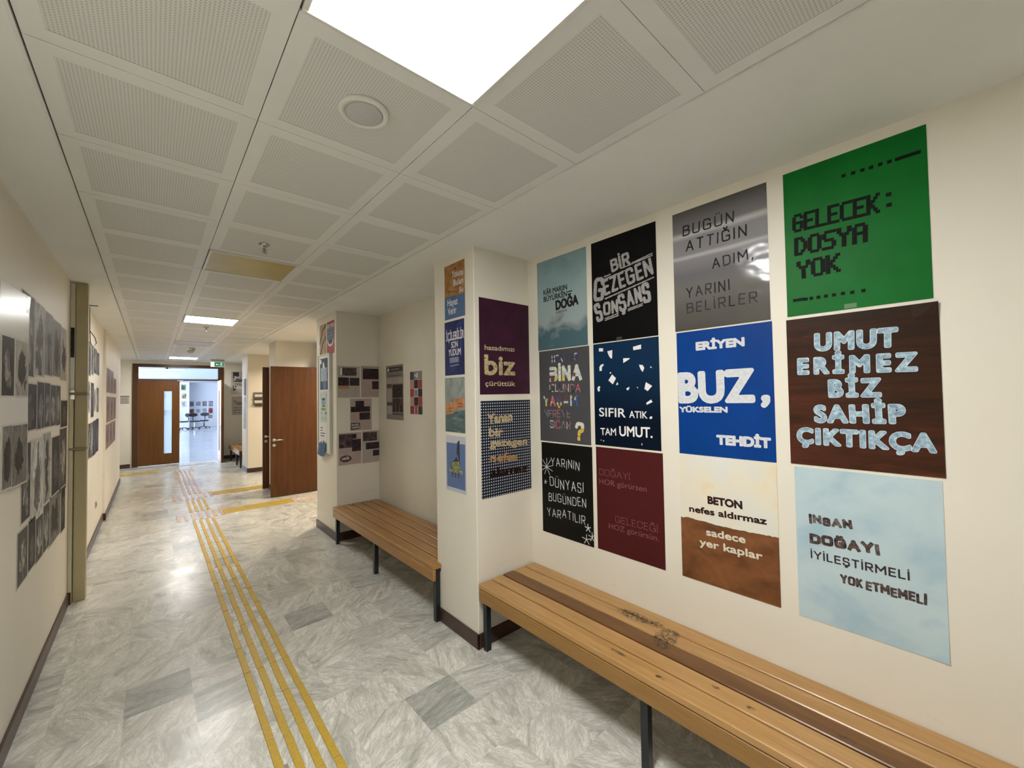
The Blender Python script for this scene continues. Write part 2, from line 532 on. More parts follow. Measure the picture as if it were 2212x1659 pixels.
def one_box(name, b, m, parent=None, bev=0.0):
    x = MB()
    x.box(*b, m, bev)
    return x.build(name, parent)
DATA = {   # sheet: plane, its offset, left edge, bottom edge, width, height, lines of lettering, outlines (metres)
    'kar': ('x', 2.285, -2.27, 2.139, 0.488, 0.695, [('KÂR MARJIN', 0.067, 0.4288, 0.3092, 0.4258, 0.0405), ('BÜYÜRKEN', 0.0679, 0.3741, 0.3076, 0.3753, 0.0425), ('DOĞA', 0.1929, 0.289, 0.4135, 0.2971, 0.0761), ('KAYBEDİYOR', 0.1921, 0.2655, 0.3043, 0.2675, 0.014)], []),
    'bir': ('x', 2.285, -1.737, 2.142, 0.485, 0.695, [('BİR', 0.1642, 0.4538, 0.3083, 0.4761, 0.0892), ('G', 0.0083, 0.2882, 0.0977, 0.2811, 0.1627), ('EZEGEN', 0.1038, 0.3101, 0.4676, 0.3764, 0.1103), ('S', 0.0388, 0.1356, 0.0959, 0.1507, 0.1351), ('ON', 0.0918, 0.178, 0.2108, 0.1813, 0.0907), ('Ş', 0.2203, 0.1798, 0.2769, 0.19, 0.1175), ('AN', 0.2785, 0.2059, 0.3877, 0.2209, 0.1048), ('S', 0.3902, 0.2048, 0.448, 0.2114, 0.13)], [[(0.3162, 0.4763), (0.3164, 0.4848), (0.4615, 0.5092), (0.4613, 0.502)], [(0.2399, 0.4622), (0.2401, 0.4709), (0.4612, 0.4969), (0.461, 0.4888)], [(0.1028, 0.4355), (0.103, 0.4468), (0.1569, 0.4516), (0.1567, 0.4415)], [(0.1024, 0.4196), (0.1026, 0.4281), (0.2833, 0.4519), (0.2831, 0.4433)], [(0.1046, 0.285), (0.1048, 0.2952), (0.4683, 0.3609), (0.4681, 0.3528)], [(0.1011, 0.1415), (0.1013, 0.1499), (0.2124, 0.1684), (0.2122, 0.1602)], [(0.1014, 0.1539), (0.1016, 0.1618), (0.2127, 0.181), (0.2125, 0.1733)], [(0.2796, 0.1771), (0.2798, 0.1852), (0.3884, 0.203), (0.3882, 0.1957)], [(0.2799, 0.1879), (0.2801, 0.1954), (0.3887, 0.2134), (0.3885, 0.2061)]]),
    'heryer': ('x', 2.285, -2.263, 1.437, 0.491, 0.695, [('HER YER', 0.1346, 0.5997, 0.3903, 0.6008, 0.0529), ('BİNA', 0.1078, 0.4539, 0.4234, 0.4556, 0.1144), ('OLUNCA,', 0.1058, 0.3789, 0.4276, 0.3704, 0.06), ('YAŞAM', 0.0406, 0.2681, 0.3798, 0.2725, 0.0788), ('NEREYE', 0.0443, 0.1838, 0.3087, 0.1855, 0.0573), ('SIĞAR', 0.1065, 0.1036, 0.3091, 0.1027, 0.058), ('?', 0.3419, 0.029, 0.423, 0.0206, 0.134)], []),
    'sifir': ('x', 2.285, -1.736, 1.446, 0.485, 0.689, [('SIFIR', 0.0377, 0.1952, 0.2453, 0.1933, 0.0594), ('ATIK', 0.271, 0.1926, 0.3994, 0.1916, 0.0447), (',', 0.4125, 0.192, 0.4322, 0.1916, 0.0286), ('TAM', 0.0472, 0.0692, 0.1712, 0.0727, 0.0484), ('UMUT.', 0.195, 0.0722, 0.4304, 0.0747, 0.0657)], [[(0.0482, 0.6597), (0.0824, 0.6564), (0.0817, 0.634), (0.0476, 0.6371)], [(0.3103, 0.6429), (0.3677, 0.6519), (0.368, 0.6242), (0.3125, 0.6211)], [(0.1153, 0.6319), (0.1553, 0.6371), (0.1525, 0.5814), (0.1402, 0.5834), (0.1252, 0.6046)], [(0.2364, 0.5757), (0.2855, 0.5733), (0.2825, 0.567), (0.2367, 0.5451)], [(0.0492, 0.5038), (0.0486, 0.5306), (0.06, 0.5448), (0.0827, 0.5507), (0.0823, 0.538), (0.0693, 0.5293), (0.0673, 0.5038)], [(0.3501, 0.5271), (0.3756, 0.5234), (0.3868, 0.5042), (0.3741, 0.4795), (0.3585, 0.501)], [(0.4257, 0.5114), (0.4361, 0.5083), (0.4343, 0.5012), (0.4271, 0.5041)], [(0.1314, 0.4913), (0.1425, 0.4907), (0.1422, 0.4818), (0.1311, 0.4824)], [(0.1495, 0.4762), (0.1791, 0.4489), (0.1537, 0.4096), (0.1193, 0.4369)], [(0.1874, 0.4239), (0.1971, 0.4082), (0.1778, 0.4027)], [(0.03, 0.3921), (0.0433, 0.4024), (0.0528, 0.3942), (0.0459, 0.381), (0.0488, 0.3677), (0.0357, 0.3626), (0.0283, 0.3788)], [(0.255, 0.3812), (0.2799, 0.3906), (0.2707, 0.3683), (0.2581, 0.3711)], [(0.3302, 0.3867), (0.3358, 0.389), (0.3405, 0.3816), (0.3355, 0.3797)], [(0.3946, 0.4164), (0.4364, 0.392), (0.405, 0.3607), (0.3831, 0.3756)], [(0.3936, 0.2887), (0.4268, 0.3092), (0.4357, 0.2935), (0.3969, 0.2767)], [(0.0464, 0.0377), (0.0528, 0.0381), (0.0526, 0.0318), (0.0462, 0.0314)], [(0.0635, 0.0347), (0.0761, 0.0335), (0.0747, 0.0282), (0.0634, 0.0295)], [(0.3545, 0.0375), (0.3609, 0.0356), (0.3595, 0.025), (0.3541, 0.0255)]]),
    'yarinin': ('x', 2.285, -2.254, 0.737, 0.489, 0.689, [('YARININ', 0.0974, 0.5144, 0.3747, 0.5103, 0.0628), ('DÜNYASI', 0.0821, 0.3577, 0.4078, 0.3597, 0.0706), ('BUGÜNDEN', 0.0686, 0.2454, 0.4287, 0.2646, 0.0629), ('YARATILIR', 0.0506, 0.1338, 0.4184, 0.1465, 0.0611)], [[(0.0525, 0.5013), (0.0554, 0.5726)], [(0.0368, 0.3833), (0.0374, 0.3996)], [(0.4413, 0.1217), (0.4424, 0.1477)], [(0.4247, 0.0404), (0.4264, 0.081)], [(0.476, 0.0672), (0.4774, 0.0986)]]),
    'dogayi': ('x', 2.285, -1.732, 0.743, 0.489, 0.69, [('DOĞAYI', 0.0255, 0.5004, 0.26, 0.5008, 0.0427), ('HOR görürsen', 0.0231, 0.4406, 0.3779, 0.4427, 0.037), ('GELECEĞİ', 0.145, 0.2074, 0.4452, 0.211, 0.0429), ('HOZ görürsün.', 0.0937, 0.1568, 0.4524, 0.1612, 0.0346)], []),
    'bugun': ('x', 2.285, -1.145, 2.148, 0.489, 0.687, [('BUGÜN', 0.0595, 0.543, 0.3355, 0.5387, 0.0614), ('ATTIĞIN', 0.0755, 0.4501, 0.3944, 0.4449, 0.0626), ('ADIM,', 0.2181, 0.3166, 0.4216, 0.3194, 0.058), ('YARINI', 0.0712, 0.1822, 0.3043, 0.1834, 0.0606), ('BELİRLER', 0.0708, 0.0965, 0.433, 0.0956, 0.0583)], []),
    'eriyen': ('x', 2.285, -1.139, 1.446, 0.488, 0.694, [('ERİYEN', 0.1103, 0.5819, 0.3626, 0.5823, 0.0488), ('BUZ', 0.0023, 0.2857, 0.4041, 0.2909, 0.1807), (',', 0.4249, 0.2934, 0.4752, 0.2936, 0.0524), ('YÜKSELEN', 0.0063, 0.235, 0.2701, 0.2384, 0.0328), ('TEHDİT', 0.208, 0.0657, 0.4681, 0.0668, 0.0538)], []),
    'beton': ('x', 2.285, -1.141, 0.747, 0.49, 0.695, [('BETON', 0.1542, 0.437, 0.3305, 0.4411, 0.0436), ('nefes aldırmaz', 0.0504, 0.3741, 0.4401, 0.3869, 0.0365), ('sadece', 0.1417, 0.2626, 0.3402, 0.2696, 0.0406), ('yer kaplar', 0.1039, 0.1994, 0.4166, 0.206, 0.0411)], [[(-0.0051, 0.3326), (0.0453, 0.3409), (0.0937, 0.3363), (0.1662, 0.3337), (0.2351, 0.3303), (0.2963, 0.3314), (0.3723, 0.3313), (0.4361, 0.3338), (0.4881, 0.336)]]),
    'gelecek': ('x', 2.285, -0.585, 2.149, 0.488, 0.691, [('GELECEK', 0.0311, 0.3964, 0.3396, 0.3877, 0.0846), (':', 0.3635, 0.4008, 0.3807, 0.3988, 0.0475), ('DOSYA', 0.0352, 0.2841, 0.2972, 0.2764, 0.0854), ('YOK', 0.0435, 0.1703, 0.2034, 0.1709, 0.0838)], [[(0.2289, 0.5919)], [(0.2618, 0.5907)], [(0.293, 0.5898)], [(0.3211, 0.5895)], [(0.3501, 0.59)], [(0.3787, 0.5889)], [(0.4024, 0.5886)], [(0.416, 0.5891), (0.4636, 0.5862)], [(0.032, 0.0748), (0.0642, 0.0718)], [(0.0759, 0.0725)], [(0.0966, 0.0726)], [(0.1233, 0.0727)], [(0.1511, 0.0724)], [(0.1801, 0.0724)], [(0.2118, 0.0728)], [(0.2439, 0.0713)], [(0.2811, 0.0713)]]),
    'umut': ('x', 2.285, -0.591, 1.451, 0.507, 0.683, [('UMUT', 0.1059, 0.5224, 0.3896, 0.5156, 0.086), ('ERİMEZ', 0.0381, 0.418, 0.4434, 0.4133, 0.0813), ('BİZ', 0.153, 0.3101, 0.3335, 0.3117, 0.0843), ('SAHİP', 0.0973, 0.1949, 0.4048, 0.2022, 0.0845), ('ÇIKTIKÇA', 0.0264, 0.095, 0.4867, 0.0925, 0.0799)], []),
    'insan': ('x', 2.285, -0.578, 0.743, 0.484, 0.695, [('İNSAN', 0.0523, 0.4395, 0.2077, 0.4474, 0.0387), ('DOĞAYI', 0.0517, 0.3486, 0.2944, 0.3593, 0.0463), ('İYİLEŞTİRMELİ', 0.0533, 0.2798, 0.3821, 0.2835, 0.0367), ('YOK ETMEMELİ', 0.1594, 0.2005, 0.4285, 0.2029, 0.0384)], []),
    'hasad': ('y', 2.378, 1.786, 1.803, 0.514, 0.714, [('hasadımızı', 0.0467, 0.3284, 0.3403, 0.3312, 0.0385), ('biz', 0.0422, 0.1435, 0.3464, 0.1444, 0.1539), ('çürüttük', 0.048, 0.0626, 0.3444, 0.061, 0.0386)], []),
    'yanan': ('y', 2.378, 1.789, 1.043, 0.517, 0.713, [('Yanan', 0.0614, 0.539, 0.308, 0.5495, 0.0777), ('bir', 0.0713, 0.4471, 0.2093, 0.4405, 0.0682), ('gezegen', 0.0776, 0.3704, 0.4595, 0.3524, 0.0618), ('nefes', 0.0792, 0.2573, 0.3508, 0.2409, 0.0689), ('alamaz', 0.0769, 0.1508, 0.4591, 0.1366, 0.0704)], []),
    'yolunu': ('x', 1.743, -2.77, 2.395, 0.278, 0.426, [('Yolunu', 0.1036, 0.3196, 0.263, 0.3092, 0.0502), ('Bulan', 0.1255, 0.2488, 0.2621, 0.2453, 0.0503), ('Su', 0.2053, 0.1847, 0.2601, 0.1841, 0.0412), ('Hayat', 0.0397, 0.1042, 0.1832, 0.0992, 0.0554), ('Verir', 0.0438, 0.0345, 0.1645, 0.035, 0.0558)], [[(0.0002, 0.178), (0.0895, 0.1775), (0.1603, 0.1736), (0.2169, 0.1681), (0.28, 0.1669)]]),
    'icilebilir': ('x', 1.743, -2.777, 1.956, 0.27, 0.42, [('İÇİLEBİLİR', 0.0215, 0.2706, 0.2697, 0.2722, 0.0652), ('SON', 0.0937, 0.2096, 0.1864, 0.2118, 0.0509), ('YUDUM', 0.0538, 0.1515, 0.224, 0.1508, 0.0514)], [[(0.0715, 0.0966), (0.0694, 0.136), (0.1938, 0.1382), (0.1957, 0.0968)], [(0.0773, 0.0669), (0.0774, 0.0767), (0.199, 0.0827), (0.1989, 0.0739)]]),
    'gemi': ('x', 1.743, -2.782, 1.517, 0.273, 0.42, [], [[(0.0127, 0.1297), (0.0163, 0.2233), (0.1088, 0.2301), (0.1183, 0.1457)], [(0.1188, 0.1653), (0.1245, 0.2525), (0.2666, 0.2675), (0.2662, 0.1932)], [(0.0051, 0.1261), (0.1479, 0.1594), (0.2737, 0.1745)]]),
    'catal': ('x', 1.743, -2.778, 1.063, 0.272, 0.426, [('ARTIK', 0.0788, 0.1963, 0.1938, 0.2065, 0.0272), ('YARINI', 0.0817, 0.1688, 0.1932, 0.177, 0.0292), ('KAYBETME', 0.0491, 0.1456, 0.229, 0.1469, 0.0248)], [[(0.0099, 0.3689), (0.2649, 0.37), (0.2601, 0.0275), (0.0128, 0.0282)], [(0.159, 0.3791), (0.175, 0.3864), (0.1921, 0.4), (0.192, 0.2302), (0.1936, 0.199), (0.1878, 0.1324), (0.1675, 0.1279), (0.1624, 0.1545), (0.143, 0.1522), (0.139, 0.1243), (0.1219, 0.1305), (0.1165, 0.149), (0.1013, 0.1472), (0.1079, 0.1255), (0.0927, 0.1301), (0.071, 0.1663), (0.0767, 0.2123), (0.1124, 0.2351), (0.1477, 0.2703), (0.1596, 0.2967)]]),
    'desen': ('x', 1.735, -5.977, 2.373, 0.266, 0.417, [], []),
    'kirmizi': ('x', 1.735, -5.668, 2.37, 0.29, 0.422, [], []),
    'pano': ('x', 1.735, -5.781, 1.075, 0.299, 1.302, [], []),
    'pano_a': ('x', 1.735, -5.895, 1.904, 0.317, 0.417, [], []),
    'pano_b': ('x', 1.735, -5.899, 1.471, 0.292, 0.411, [], []),
    'pano_c': ('x', 1.735, -5.929, 1.226, 0.313, 0.225, [], []),
    'pano_d': ('x', 1.735, -5.94, 1.025, 0.321, 0.208, [], []),
    's1': ('y', 5.31, 1.753, 1.792, 0.281, 0.404, [], []),
    's2': ('y', 5.31, 2.049, 1.792, 0.294, 0.413, [], []),
    's3': ('y', 5.31, 1.906, 1.364, 0.282, 0.413, [], []),
    's4': ('y', 5.31, 1.759, 0.939, 0.288, 0.405, [], []),
    's5': ('y', 5.31, 2.058, 0.932, 0.285, 0.419, [], []),
    'info': ('x', 2.285, -5.064, 1.507, 0.475, 0.687, [], []),
    'redgrid': ('x', 2.285, -4.413, 1.588, 0.288, 0.498, [], []),
    'edge1': ('x', 2.285, -3.774, 1.841, 0.043, 0.221, [], []),
    'edge2': ('x', 2.285, -3.776, 1.115, 0.043, 0.218, [], []),
    'scribble': ('x', 2.285, -3.811, 1.486, 0.057, 0.106, [], []),
    'wallposter1': ('y', 14.98, 1.805, 1.951, 0.432, 0.688, [('İNSAN', 0.0672, 0.4615, 0.3825, 0.4429, 0.0696), ('DİRETTİ', 0.0504, 0.3682, 0.3825, 0.3504, 0.0697), ('YOLLA', 0.0756, 0.2685, 0.3825, 0.2559, 0.0597), ('SANAT', 0.0588, 0.1691, 0.3825, 0.1476, 0.0696)], []),
    'wallposter2': ('y', 14.98, 1.83, 1.319, 0.407, 0.54, [('BİR', 0.0373, 0.3986, 0.1059, 0.3997, 0.043), ('TASARIM', 0.0373, 0.3341, 0.2716, 0.3406, 0.0489), ('ÜRETİR', 0.0977, 0.2853, 0.3389, 0.2895, 0.049), ('daha yaşanır', 0.0324, 0.197, 0.3897, 0.199, 0.0391), ('günlerce için', 0.0324, 0.1188, 0.3897, 0.1291, 0.0391), ('için bir araya', 0.0324, 0.0465, 0.3897, 0.0451, 0.0391)], []),
    'p3a': ('x', 1.745, -12.291, 1.881, 0.331, 0.419, [], []),
    'p3b': ('x', 1.745, -12.338, 1.041, 0.324, 0.803, [], []),
    'rack': ('y', 11.75, 1.866, 1.631, 0.398, 0.326, [], []),
    'A0': ('X', -0.558, 3.56, 1.949, 0.358, 0.504, [], []),
    'A1': ('X', -0.558, 3.883, 1.966, 0.346, 0.481, [], []),
    'A2': ('X', -0.558, 4.22, 1.981, 0.326, 0.46, [], []),
    'A3': ('X', -0.558, 4.524, 1.988, 0.372, 0.442, [], []),
    'A4': ('X', -0.558, 4.874, 1.972, 0.32, 0.449, [], []),
    'B0': ('X', -0.558, 3.634, 1.621, 0.368, 0.3, [], []),
    'B1': ('X', -0.558, 3.996, 1.615, 0.249, 0.325, [], []),
    'B2': ('X', -0.558, 4.235, 1.616, 0.222, 0.326, [], []),
    'B3': ('X', -0.558, 4.449, 1.613, 0.251, 0.32, [], []),
    'B4': ('X', -0.558, 4.678, 1.607, 0.227, 0.328, [], []),
    'B5': ('X', -0.558, 4.906, 1.581, 0.347, 0.238, [], []),
    'C0': ('X', -0.558, 3.607, 1.097, 0.242, 0.469, [], []),
    'C1': ('X', -0.558, 3.851, 1.043, 0.393, 0.521, [], []),
    'C2_': ('X', -0.558, 4.209, 1.087, 0.297, 0.5, [], []),
    'C3': ('X', -0.558, 4.542, 1.089, 0.347, 0.452, [], []),
    'C4': ('X', -0.558, 4.88, 1.05, 0.363, 0.536, [], []),
    'D0': ('X', -0.558, 3.534, 0.756, 0.262, 0.319, [], []),
    'D1': ('X', -0.558, 3.79, 0.764, 0.223, 0.322, [], []),
    'D2': ('X', -0.558, 4.01, 0.75, 0.253, 0.327, [], []),
    'D3': ('X', -0.558, 4.241, 0.752, 0.244, 0.337, [], []),
    'D4': ('X', -0.558, 4.461, 0.732, 0.506, 0.379, [], []),
    'D5': ('X', -0.558, 4.968, 0.715, 0.226, 0.379, [], []),
    'board': ('X', -0.558, 3.116, 1.371, 0.438, 1.03, [], []),
    'E0': ('X', -0.558, 3.131, 1.826, 0.194, 0.316, [], []),
    'E1': ('X', -0.558, 3.325, 1.827, 0.222, 0.314, [], []),
    'E2': ('X', -0.558, 3.156, 1.36, 0.152, 0.331, [], []),
    'E3': ('X', -0.558, 3.292, 1.353, 0.258, 0.335, [], []),
    'F0': ('X', -0.558, 6.25, 2.083, 0.204, 0.436, [], []),
    'F1': ('X', -0.558, 6.468, 2.095, 0.297, 0.417, [], []),
    'F2': ('X', -0.558, 6.783, 2.093, 0.267, 0.416, [], []),
    'F3': ('X', -0.558, 7.044, 2.12, 0.316, 0.371, [], []),
    'F4': ('X', -0.558, 7.358, 2.152, 0.378, 0.336, [], []),
    'F5': ('X', -0.558, 7.743, 2.149, 0.337, 0.317, [], []),
    'G0': ('X', -0.558, 6.458, 1.584, 0.296, 0.45, [], []),
    'G1': ('X', -0.558, 6.742, 1.658, 0.287, 0.38, [], []),
    'G2': ('X', -0.558, 7.085, 1.596, 0.323, 0.438, [], []),
    'G3': ('X', -0.558, 7.44, 1.665, 0.199, 0.295, [], []),
    'G4': ('X', -0.558, 7.752, 1.645, 0.298, 0.344, [], []),
    'H0': ('X', -0.558, 6.432, 1.173, 0.278, 0.304, [], []),
    'H1': ('X', -0.558, 6.731, 1.115, 0.346, 0.428, [], []),
    'H2': ('X', -0.558, 7.098, 1.104, 0.289, 0.444, [], []),
    'H3': ('X', -0.558, 7.379, 1.102, 0.314, 0.456, [], []),
    'H4': ('X', -0.558, 7.683, 1.112, 0.379, 0.457, [], []),
    'I0': ('X', -0.53, 8.846, 1.929, 2.259, 0.397, [], []),
    'I1': ('X', -0.53, 8.844, 1.453, 2.208, 0.422, [], []),
    'I2': ('X', -0.53, 8.77, 1.045, 2.174, 0.396, [], []),
    'sign': ('y', 14.98, -0.707, 1.721, 0.138, 0.208, [], []),
}


# ------------------------------------------------------------------ lettering
# single-stroke letters on a cap height of 1; '~' marks a stroke that is rounded off
GLYPH = {
    'A': (.8, "0,0 .4,1 .8,0;.14,.34 .66,.34"), 'B': (.66, "0,0 0,1 .36,1;~0,1 .6,1 .66,.78 .58,.54 0,.54;~0,.54 .64,.54 .74,.27 .64,0 0,0;0,0 .3,0"),
    'C': (.7, "~.7,.76 .62,1 .36,1 0,1 0,.5 0,0 .36,0 .62,0 .7,.24"), 'D': (.72, "0,0 0,1;~0,1 .42,1 .76,.9 .76,.5 .76,.1 .42,0 0,0"),
    'E': (.56, "0,0 0,1;0,1 .56,1;0,.52 .5,.52;0,0 .56,0"), 'F': (.54, "0,0 0,1;0,1 .54,1;0,.52 .46,.52"),
    'G': (.76, "~.72,.78 .64,1 .38,1 0,1 0,.5 0,0 .38,0 .74,0 .76,.22;.76,.22 .76,.45;.76,.45 .44,.45"),
    'H': (.68, "0,0 0,1;.68,0 .68,1;0,.52 .68,.52"), 'I': (.0, "0,0 0,1"), 'J': (.4, "~.4,1 .4,.3 .4,0 .15,0 0,.05"),
    'K': (.64, "0,0 0,1;.6,1 0,.42;.2,.56 .64,0"), 'L': (.52, "0,1 0,0;0,0 .52,0"), 'M': (.98, "0,0 .02,1;.02,1 .49,.36;.49,.36 .96,1;.96,1 .98,0"),
    'N': (.7, "0,0 0,1;0,1 .7,0;.7,0 .7,1"), 'O': (.8, "~.4,1 0,1 0,.5 0,0 .4,0;~.4,0 .8,0 .8,.5 .8,1 .4,1"),
    'P': (.62, "0,0 0,1;~0,1 .5,1 .66,.96 .66,.74 .66,.5 .5,.47 0,.47"), 'R': (.66, "0,0 0,1;~0,1 .5,1 .66,.96 .66,.74 .66,.5 .5,.47 0,.47;.3,.47 .66,0"),
    'S': (.62, "~.6,.8 .56,1 .3,1 .02,1 .02,.76 .02,.54 .3,.51 .62,.48 .62,.25 .62,0 .3,0 .03,0 0,.22"),
    'T': (.66, "0,1 .66,1;.33,1 .33,0"), 'U': (.7, "0,1 0,.4;~0,.4 0,0 .35,0 .7,0 .7,.4;.7,.4 .7,1"), 'V': (.76, "0,1 .38,0 .76,1"),
    'Y': (.74, "0,1 .37,.46;.74,1 .37,.46;.37,.46 .37,0"), 'Z': (.64, "0,1 .64,1;.64,1 0,0;0,0 .64,0"),
    'a': (.5, "~.25,.66 0,.66 0,.33 0,0 .25,0;~.25,0 .5,0 .5,.33 .5,.66 .25,.66;.5,.66 .5,0"),
    'b': (.5, "0,1 0,0;~.25,.66 0,.66 0,.33 0,0 .25,0;~.25,0 .5,0 .5,.33 .5,.66 .25,.66"),
    'c': (.46, "~.46,.52 .4,.66 .24,.66 0,.66 0,.33 0,0 .24,0 .4,0 .46,.14"),
    'd': (.5, ".5,1 .5,0;~.25,.66 0,.66 0,.33 0,0 .25,0;~.25,0 .5,0 .5,.33 .5,.66 .25,.66"),
    'e': (.5, "0,.34 .5,.34;~.5,.34 .5,.66 .25,.66 0,.66 0,.33 0,0 .26,0 .42,0 .48,.12"),
    'f': (.36, "~.38,.96 .3,1 .14,1 .14,.8;.14,.8 .14,0;0,.64 .34,.64"),
    'g': (.5, "~.25,.66 0,.66 0,.33 0,0 .25,0;~.25,0 .5,0 .5,.33 .5,.66 .25,.66;~.5,.66 .5,0 .5,-.3 .25,-.3 .1,-.3 .02,-.2"),
    'h': (.46, "0,1 0,0;~0,.36 0,.66 .24,.66 .46,.66 .46,.36;.46,.36 .46,0"), 'k': (.46, "0,1 0,0;.42,.66 0,.26;.16,.38 .46,0"),
    'l': (.0, "0,1 0,0"), 'm': (.74, "0,.66 0,0;~0,.4 0,.66 .2,.66 .37,.66 .37,.4;.37,.4 .37,0;~.37,.4 .37,.66 .57,.66 .74,.66 .74,.4;.74,.4 .74,0"),
    'n': (.46, "0,.66 0,0;~0,.36 0,.66 .24,.66 .46,.66 .46,.36;.46,.36 .46,0"), 'o': (.5, "~.25,.66 0,.66 0,.33 0,0 .25,0;~.25,0 .5,0 .5,.33 .5,.66 .25,.66"),
    'p': (.5, "0,.66 0,-.3;~.25,.66 0,.66 0,.33 0,0 .25,0;~.25,0 .5,0 .5,.33 .5,.66 .25,.66"),
    'r': (.32, "0,.66 0,0;~0,.36 .02,.66 .2,.66 .32,.62"), 's': (.44, "~.42,.54 .38,.66 .22,.66 .02,.66 .02,.5 .02,.36 .22,.34 .44,.32 .44,.17 .44,0 .22,0 .03,0 0,.13"),
    't': (.34, ".14,.9 .14,.15;~.14,.15 .14,0 .24,0 .34,.03;0,.66 .32,.66"), 'u': (.46, "0,.66 0,.3;~0,.3 0,0 .23,0 .46,0 .46,.3;.46,.66 .46,0"),
    'y': (.48, "0,.66 .24,.04;.48,.66 .12,-.3"), 'z': (.44, "0,.66 .44,.66;.44,.66 0,0;0,0 .44,0"),
    'i': (.0, "0,.66 0,0"), ',': (.06, ".06,.06 0,-.16"), '.': (.0, "0,.02 0,.02"), '?': (.56, "~0,.76 .06,1 .3,1 .56,1 .56,.76 .56,.56 .28,.5 .28,.28;.28,.0 .28,.02"),
    ' ': (.3, ""), ':': (.0, "0,.05 0,.05;0,.55 0,.55"), '!': (0, "0,1 0,.3;0,.02 0,.02"),
}
DIAC = {'Ç': ('C', 'cedil'), 'Ş': ('S', 'cedil'), 'ç': ('c', 'cedil'), 'ş': ('s', 'cedil'), 'Ğ': ('G', 'breve'), 'ğ': ('g', 'breve'), 'İ': ('I', 'dot'),
        'Ü': ('U', 'umlaut'), 'Ö': ('O', 'umlaut'), 'ü': ('u', 'umlaut'), 'ö': ('o', 'umlaut'), 'ı': ('i', None), 'i': ('i', 'dot'), 'Â': ('A', 'hat')}


def chaikin(p, n=2):
    for _ in range(n):
        q = [p[0]]
        for a, b in zip(p[:-1], p[1:]):
            q.append((.75 * a[0] + .25 * b[0], .75 * a[1] + .25 * b[1]))
            q.append((.25 * a[0] + .75 * b[0], .25 * a[1] + .75 * b[1]))
        q.append(p[-1])
        p = q
    return p


def glyph(ch):
    base, dia = DIAC.get(ch, (ch, None))
    w, s = GLYPH.get(base, GLYPH[' '])
    out = []
    for st in s.split(';'):
        if not st:
            continue
        rnd = st[0] == '~'
        pts = [tuple(float(t) for t in q.split(',')) for q in st.lstrip('~').split()]
        out.append(chaikin(pts) if rnd else pts)
    top = 1.0 if base.isupper() else .66
    c = w / 2
    if dia == 'dot': out.append([(c, top + .27), (c, top + .27)])
    if dia == 'umlaut': out += [[(c - .15, top + .24), (c - .15, top + .24)], [(c + .15, top + .24), (c + .15, top + .24)]]
    if dia == 'breve': out.append(chaikin([(c - .17, top + .3), (c - .12, top + .16), (c + .12, top + .16), (c + .17, top + .3)]))
    if dia == 'hat': out.append([(c - .14, top + .14), (c, top + .28), (c + .14, top + .14)])
    if dia == 'cedil': out.append(chaikin([(c, 0), (c + .1, -.14), (c + .02, -.26), (c - .1, -.24)]))
    return w, out


def stroke_poly(mb, pts, r, z, m, cap='round'):
    """flat ribbon along pts, in the plane z, as one clean outline"""
    fill_strokes(mb, [(pts, cap == 'round')], r, z, m)


def fill_strokes(mb, strokes, r, z, m, xf=None):
    """the union of ribbons of half-width r, meshed without overlaps (marching squares over the distance)"""
    segs = []
    for pts, rnd in strokes:
        for a, b in zip(pts[:-1], pts[1:]):
            segs.append((a[0], a[1], b[0], b[1], rnd))
    if not segs:
        return
    xs = [q for s in segs for q in (s[0], s[2])]
    ys = [q for s in segs for q in (s[1], s[3])]
    e = r * 1.5
    x0, x1, y0, y1 = min(xs) - e, max(xs) + e, min(ys) - e, max(ys) + e
    cell = max(r / 2.3, (x1 - x0) / 90, (y1 - y0) / 90)
    nx, ny = int((x1 - x0) / cell) + 2, int((y1 - y0) / cell) + 2
    gx = x0 + cell * np.arange(nx)
    gy = y0 + cell * np.arange(ny)
    X, Y = np.meshgrid(gx, gy)
    D = np.full(X.shape, 1e9)
    for ax, ay, bx, by, rnd in segs:
        dx, dy = bx - ax, by - ay
        L = math.hypot(dx, dy)
        if rnd or L < 1e-7:
            t = np.clip(((X - ax) * dx + (Y - ay) * dy) / max(L * L, 1e-14), 0, 1)
            d_ = np.hypot(X - ax - t * dx, Y - ay - t * dy) - r
        else:
            u = ((X - (ax + bx) / 2) * dx + (Y - (ay + by) / 2) * dy) / L
            w = (-(X - ax) * dy + (Y - ay) * dx) / L
            d_ = np.maximum(np.abs(u) - L / 2 - r * .98, np.abs(w) - r)
        D = np.minimum(D, d_)
    march(mb, gx, gy, D, z, m, xf)


def march(mb, gx, gy, D, z, m, xf=None):
    """faces where the distance field D is negative, cut along its zero line"""
    D = np.where(np.abs(D) < 1e-9, 1e-9, D)
    idx = {}
    vs, fs = [], []

    def vert(key, p):
        if key not in idx:
            idx[key] = len(vs)
            vs.append((*(xf(p) if xf else p), z))
        return idx[key]

    inside = D < 0
    any_ = inside[:-1, :-1] | inside[1:, :-1] | inside[:-1, 1:] | inside[1:, 1:]
    for j, i in zip(*np.nonzero(any_)):
        cs = ((j, i), (j, i + 1), (j + 1, i + 1), (j + 1, i))
        poly = []
        for k in range(4):
            p, q = cs[k], cs[(k + 1) % 4]
            dp, dq = D[p], D[q]
            if dp < 0:
                poly.append(vert(('v', p), (float(gx[p[1]]), float(gy[p[0]]))))
            if (dp < 0) != (dq < 0):
                t = dp / (dp - dq)
                key = ('e', min(p, q), max(p, q))
                poly.append(vert(key, (float(gx[p[1]] + (gx[q[1]] - gx[p[1]]) * t), float(gy[p[0]] + (gy[q[0]] - gy[p[0]]) * t))))
        if len(poly) > 2:
            fs.append(tuple(poly))
    mb.mesh(vs, fs, m)


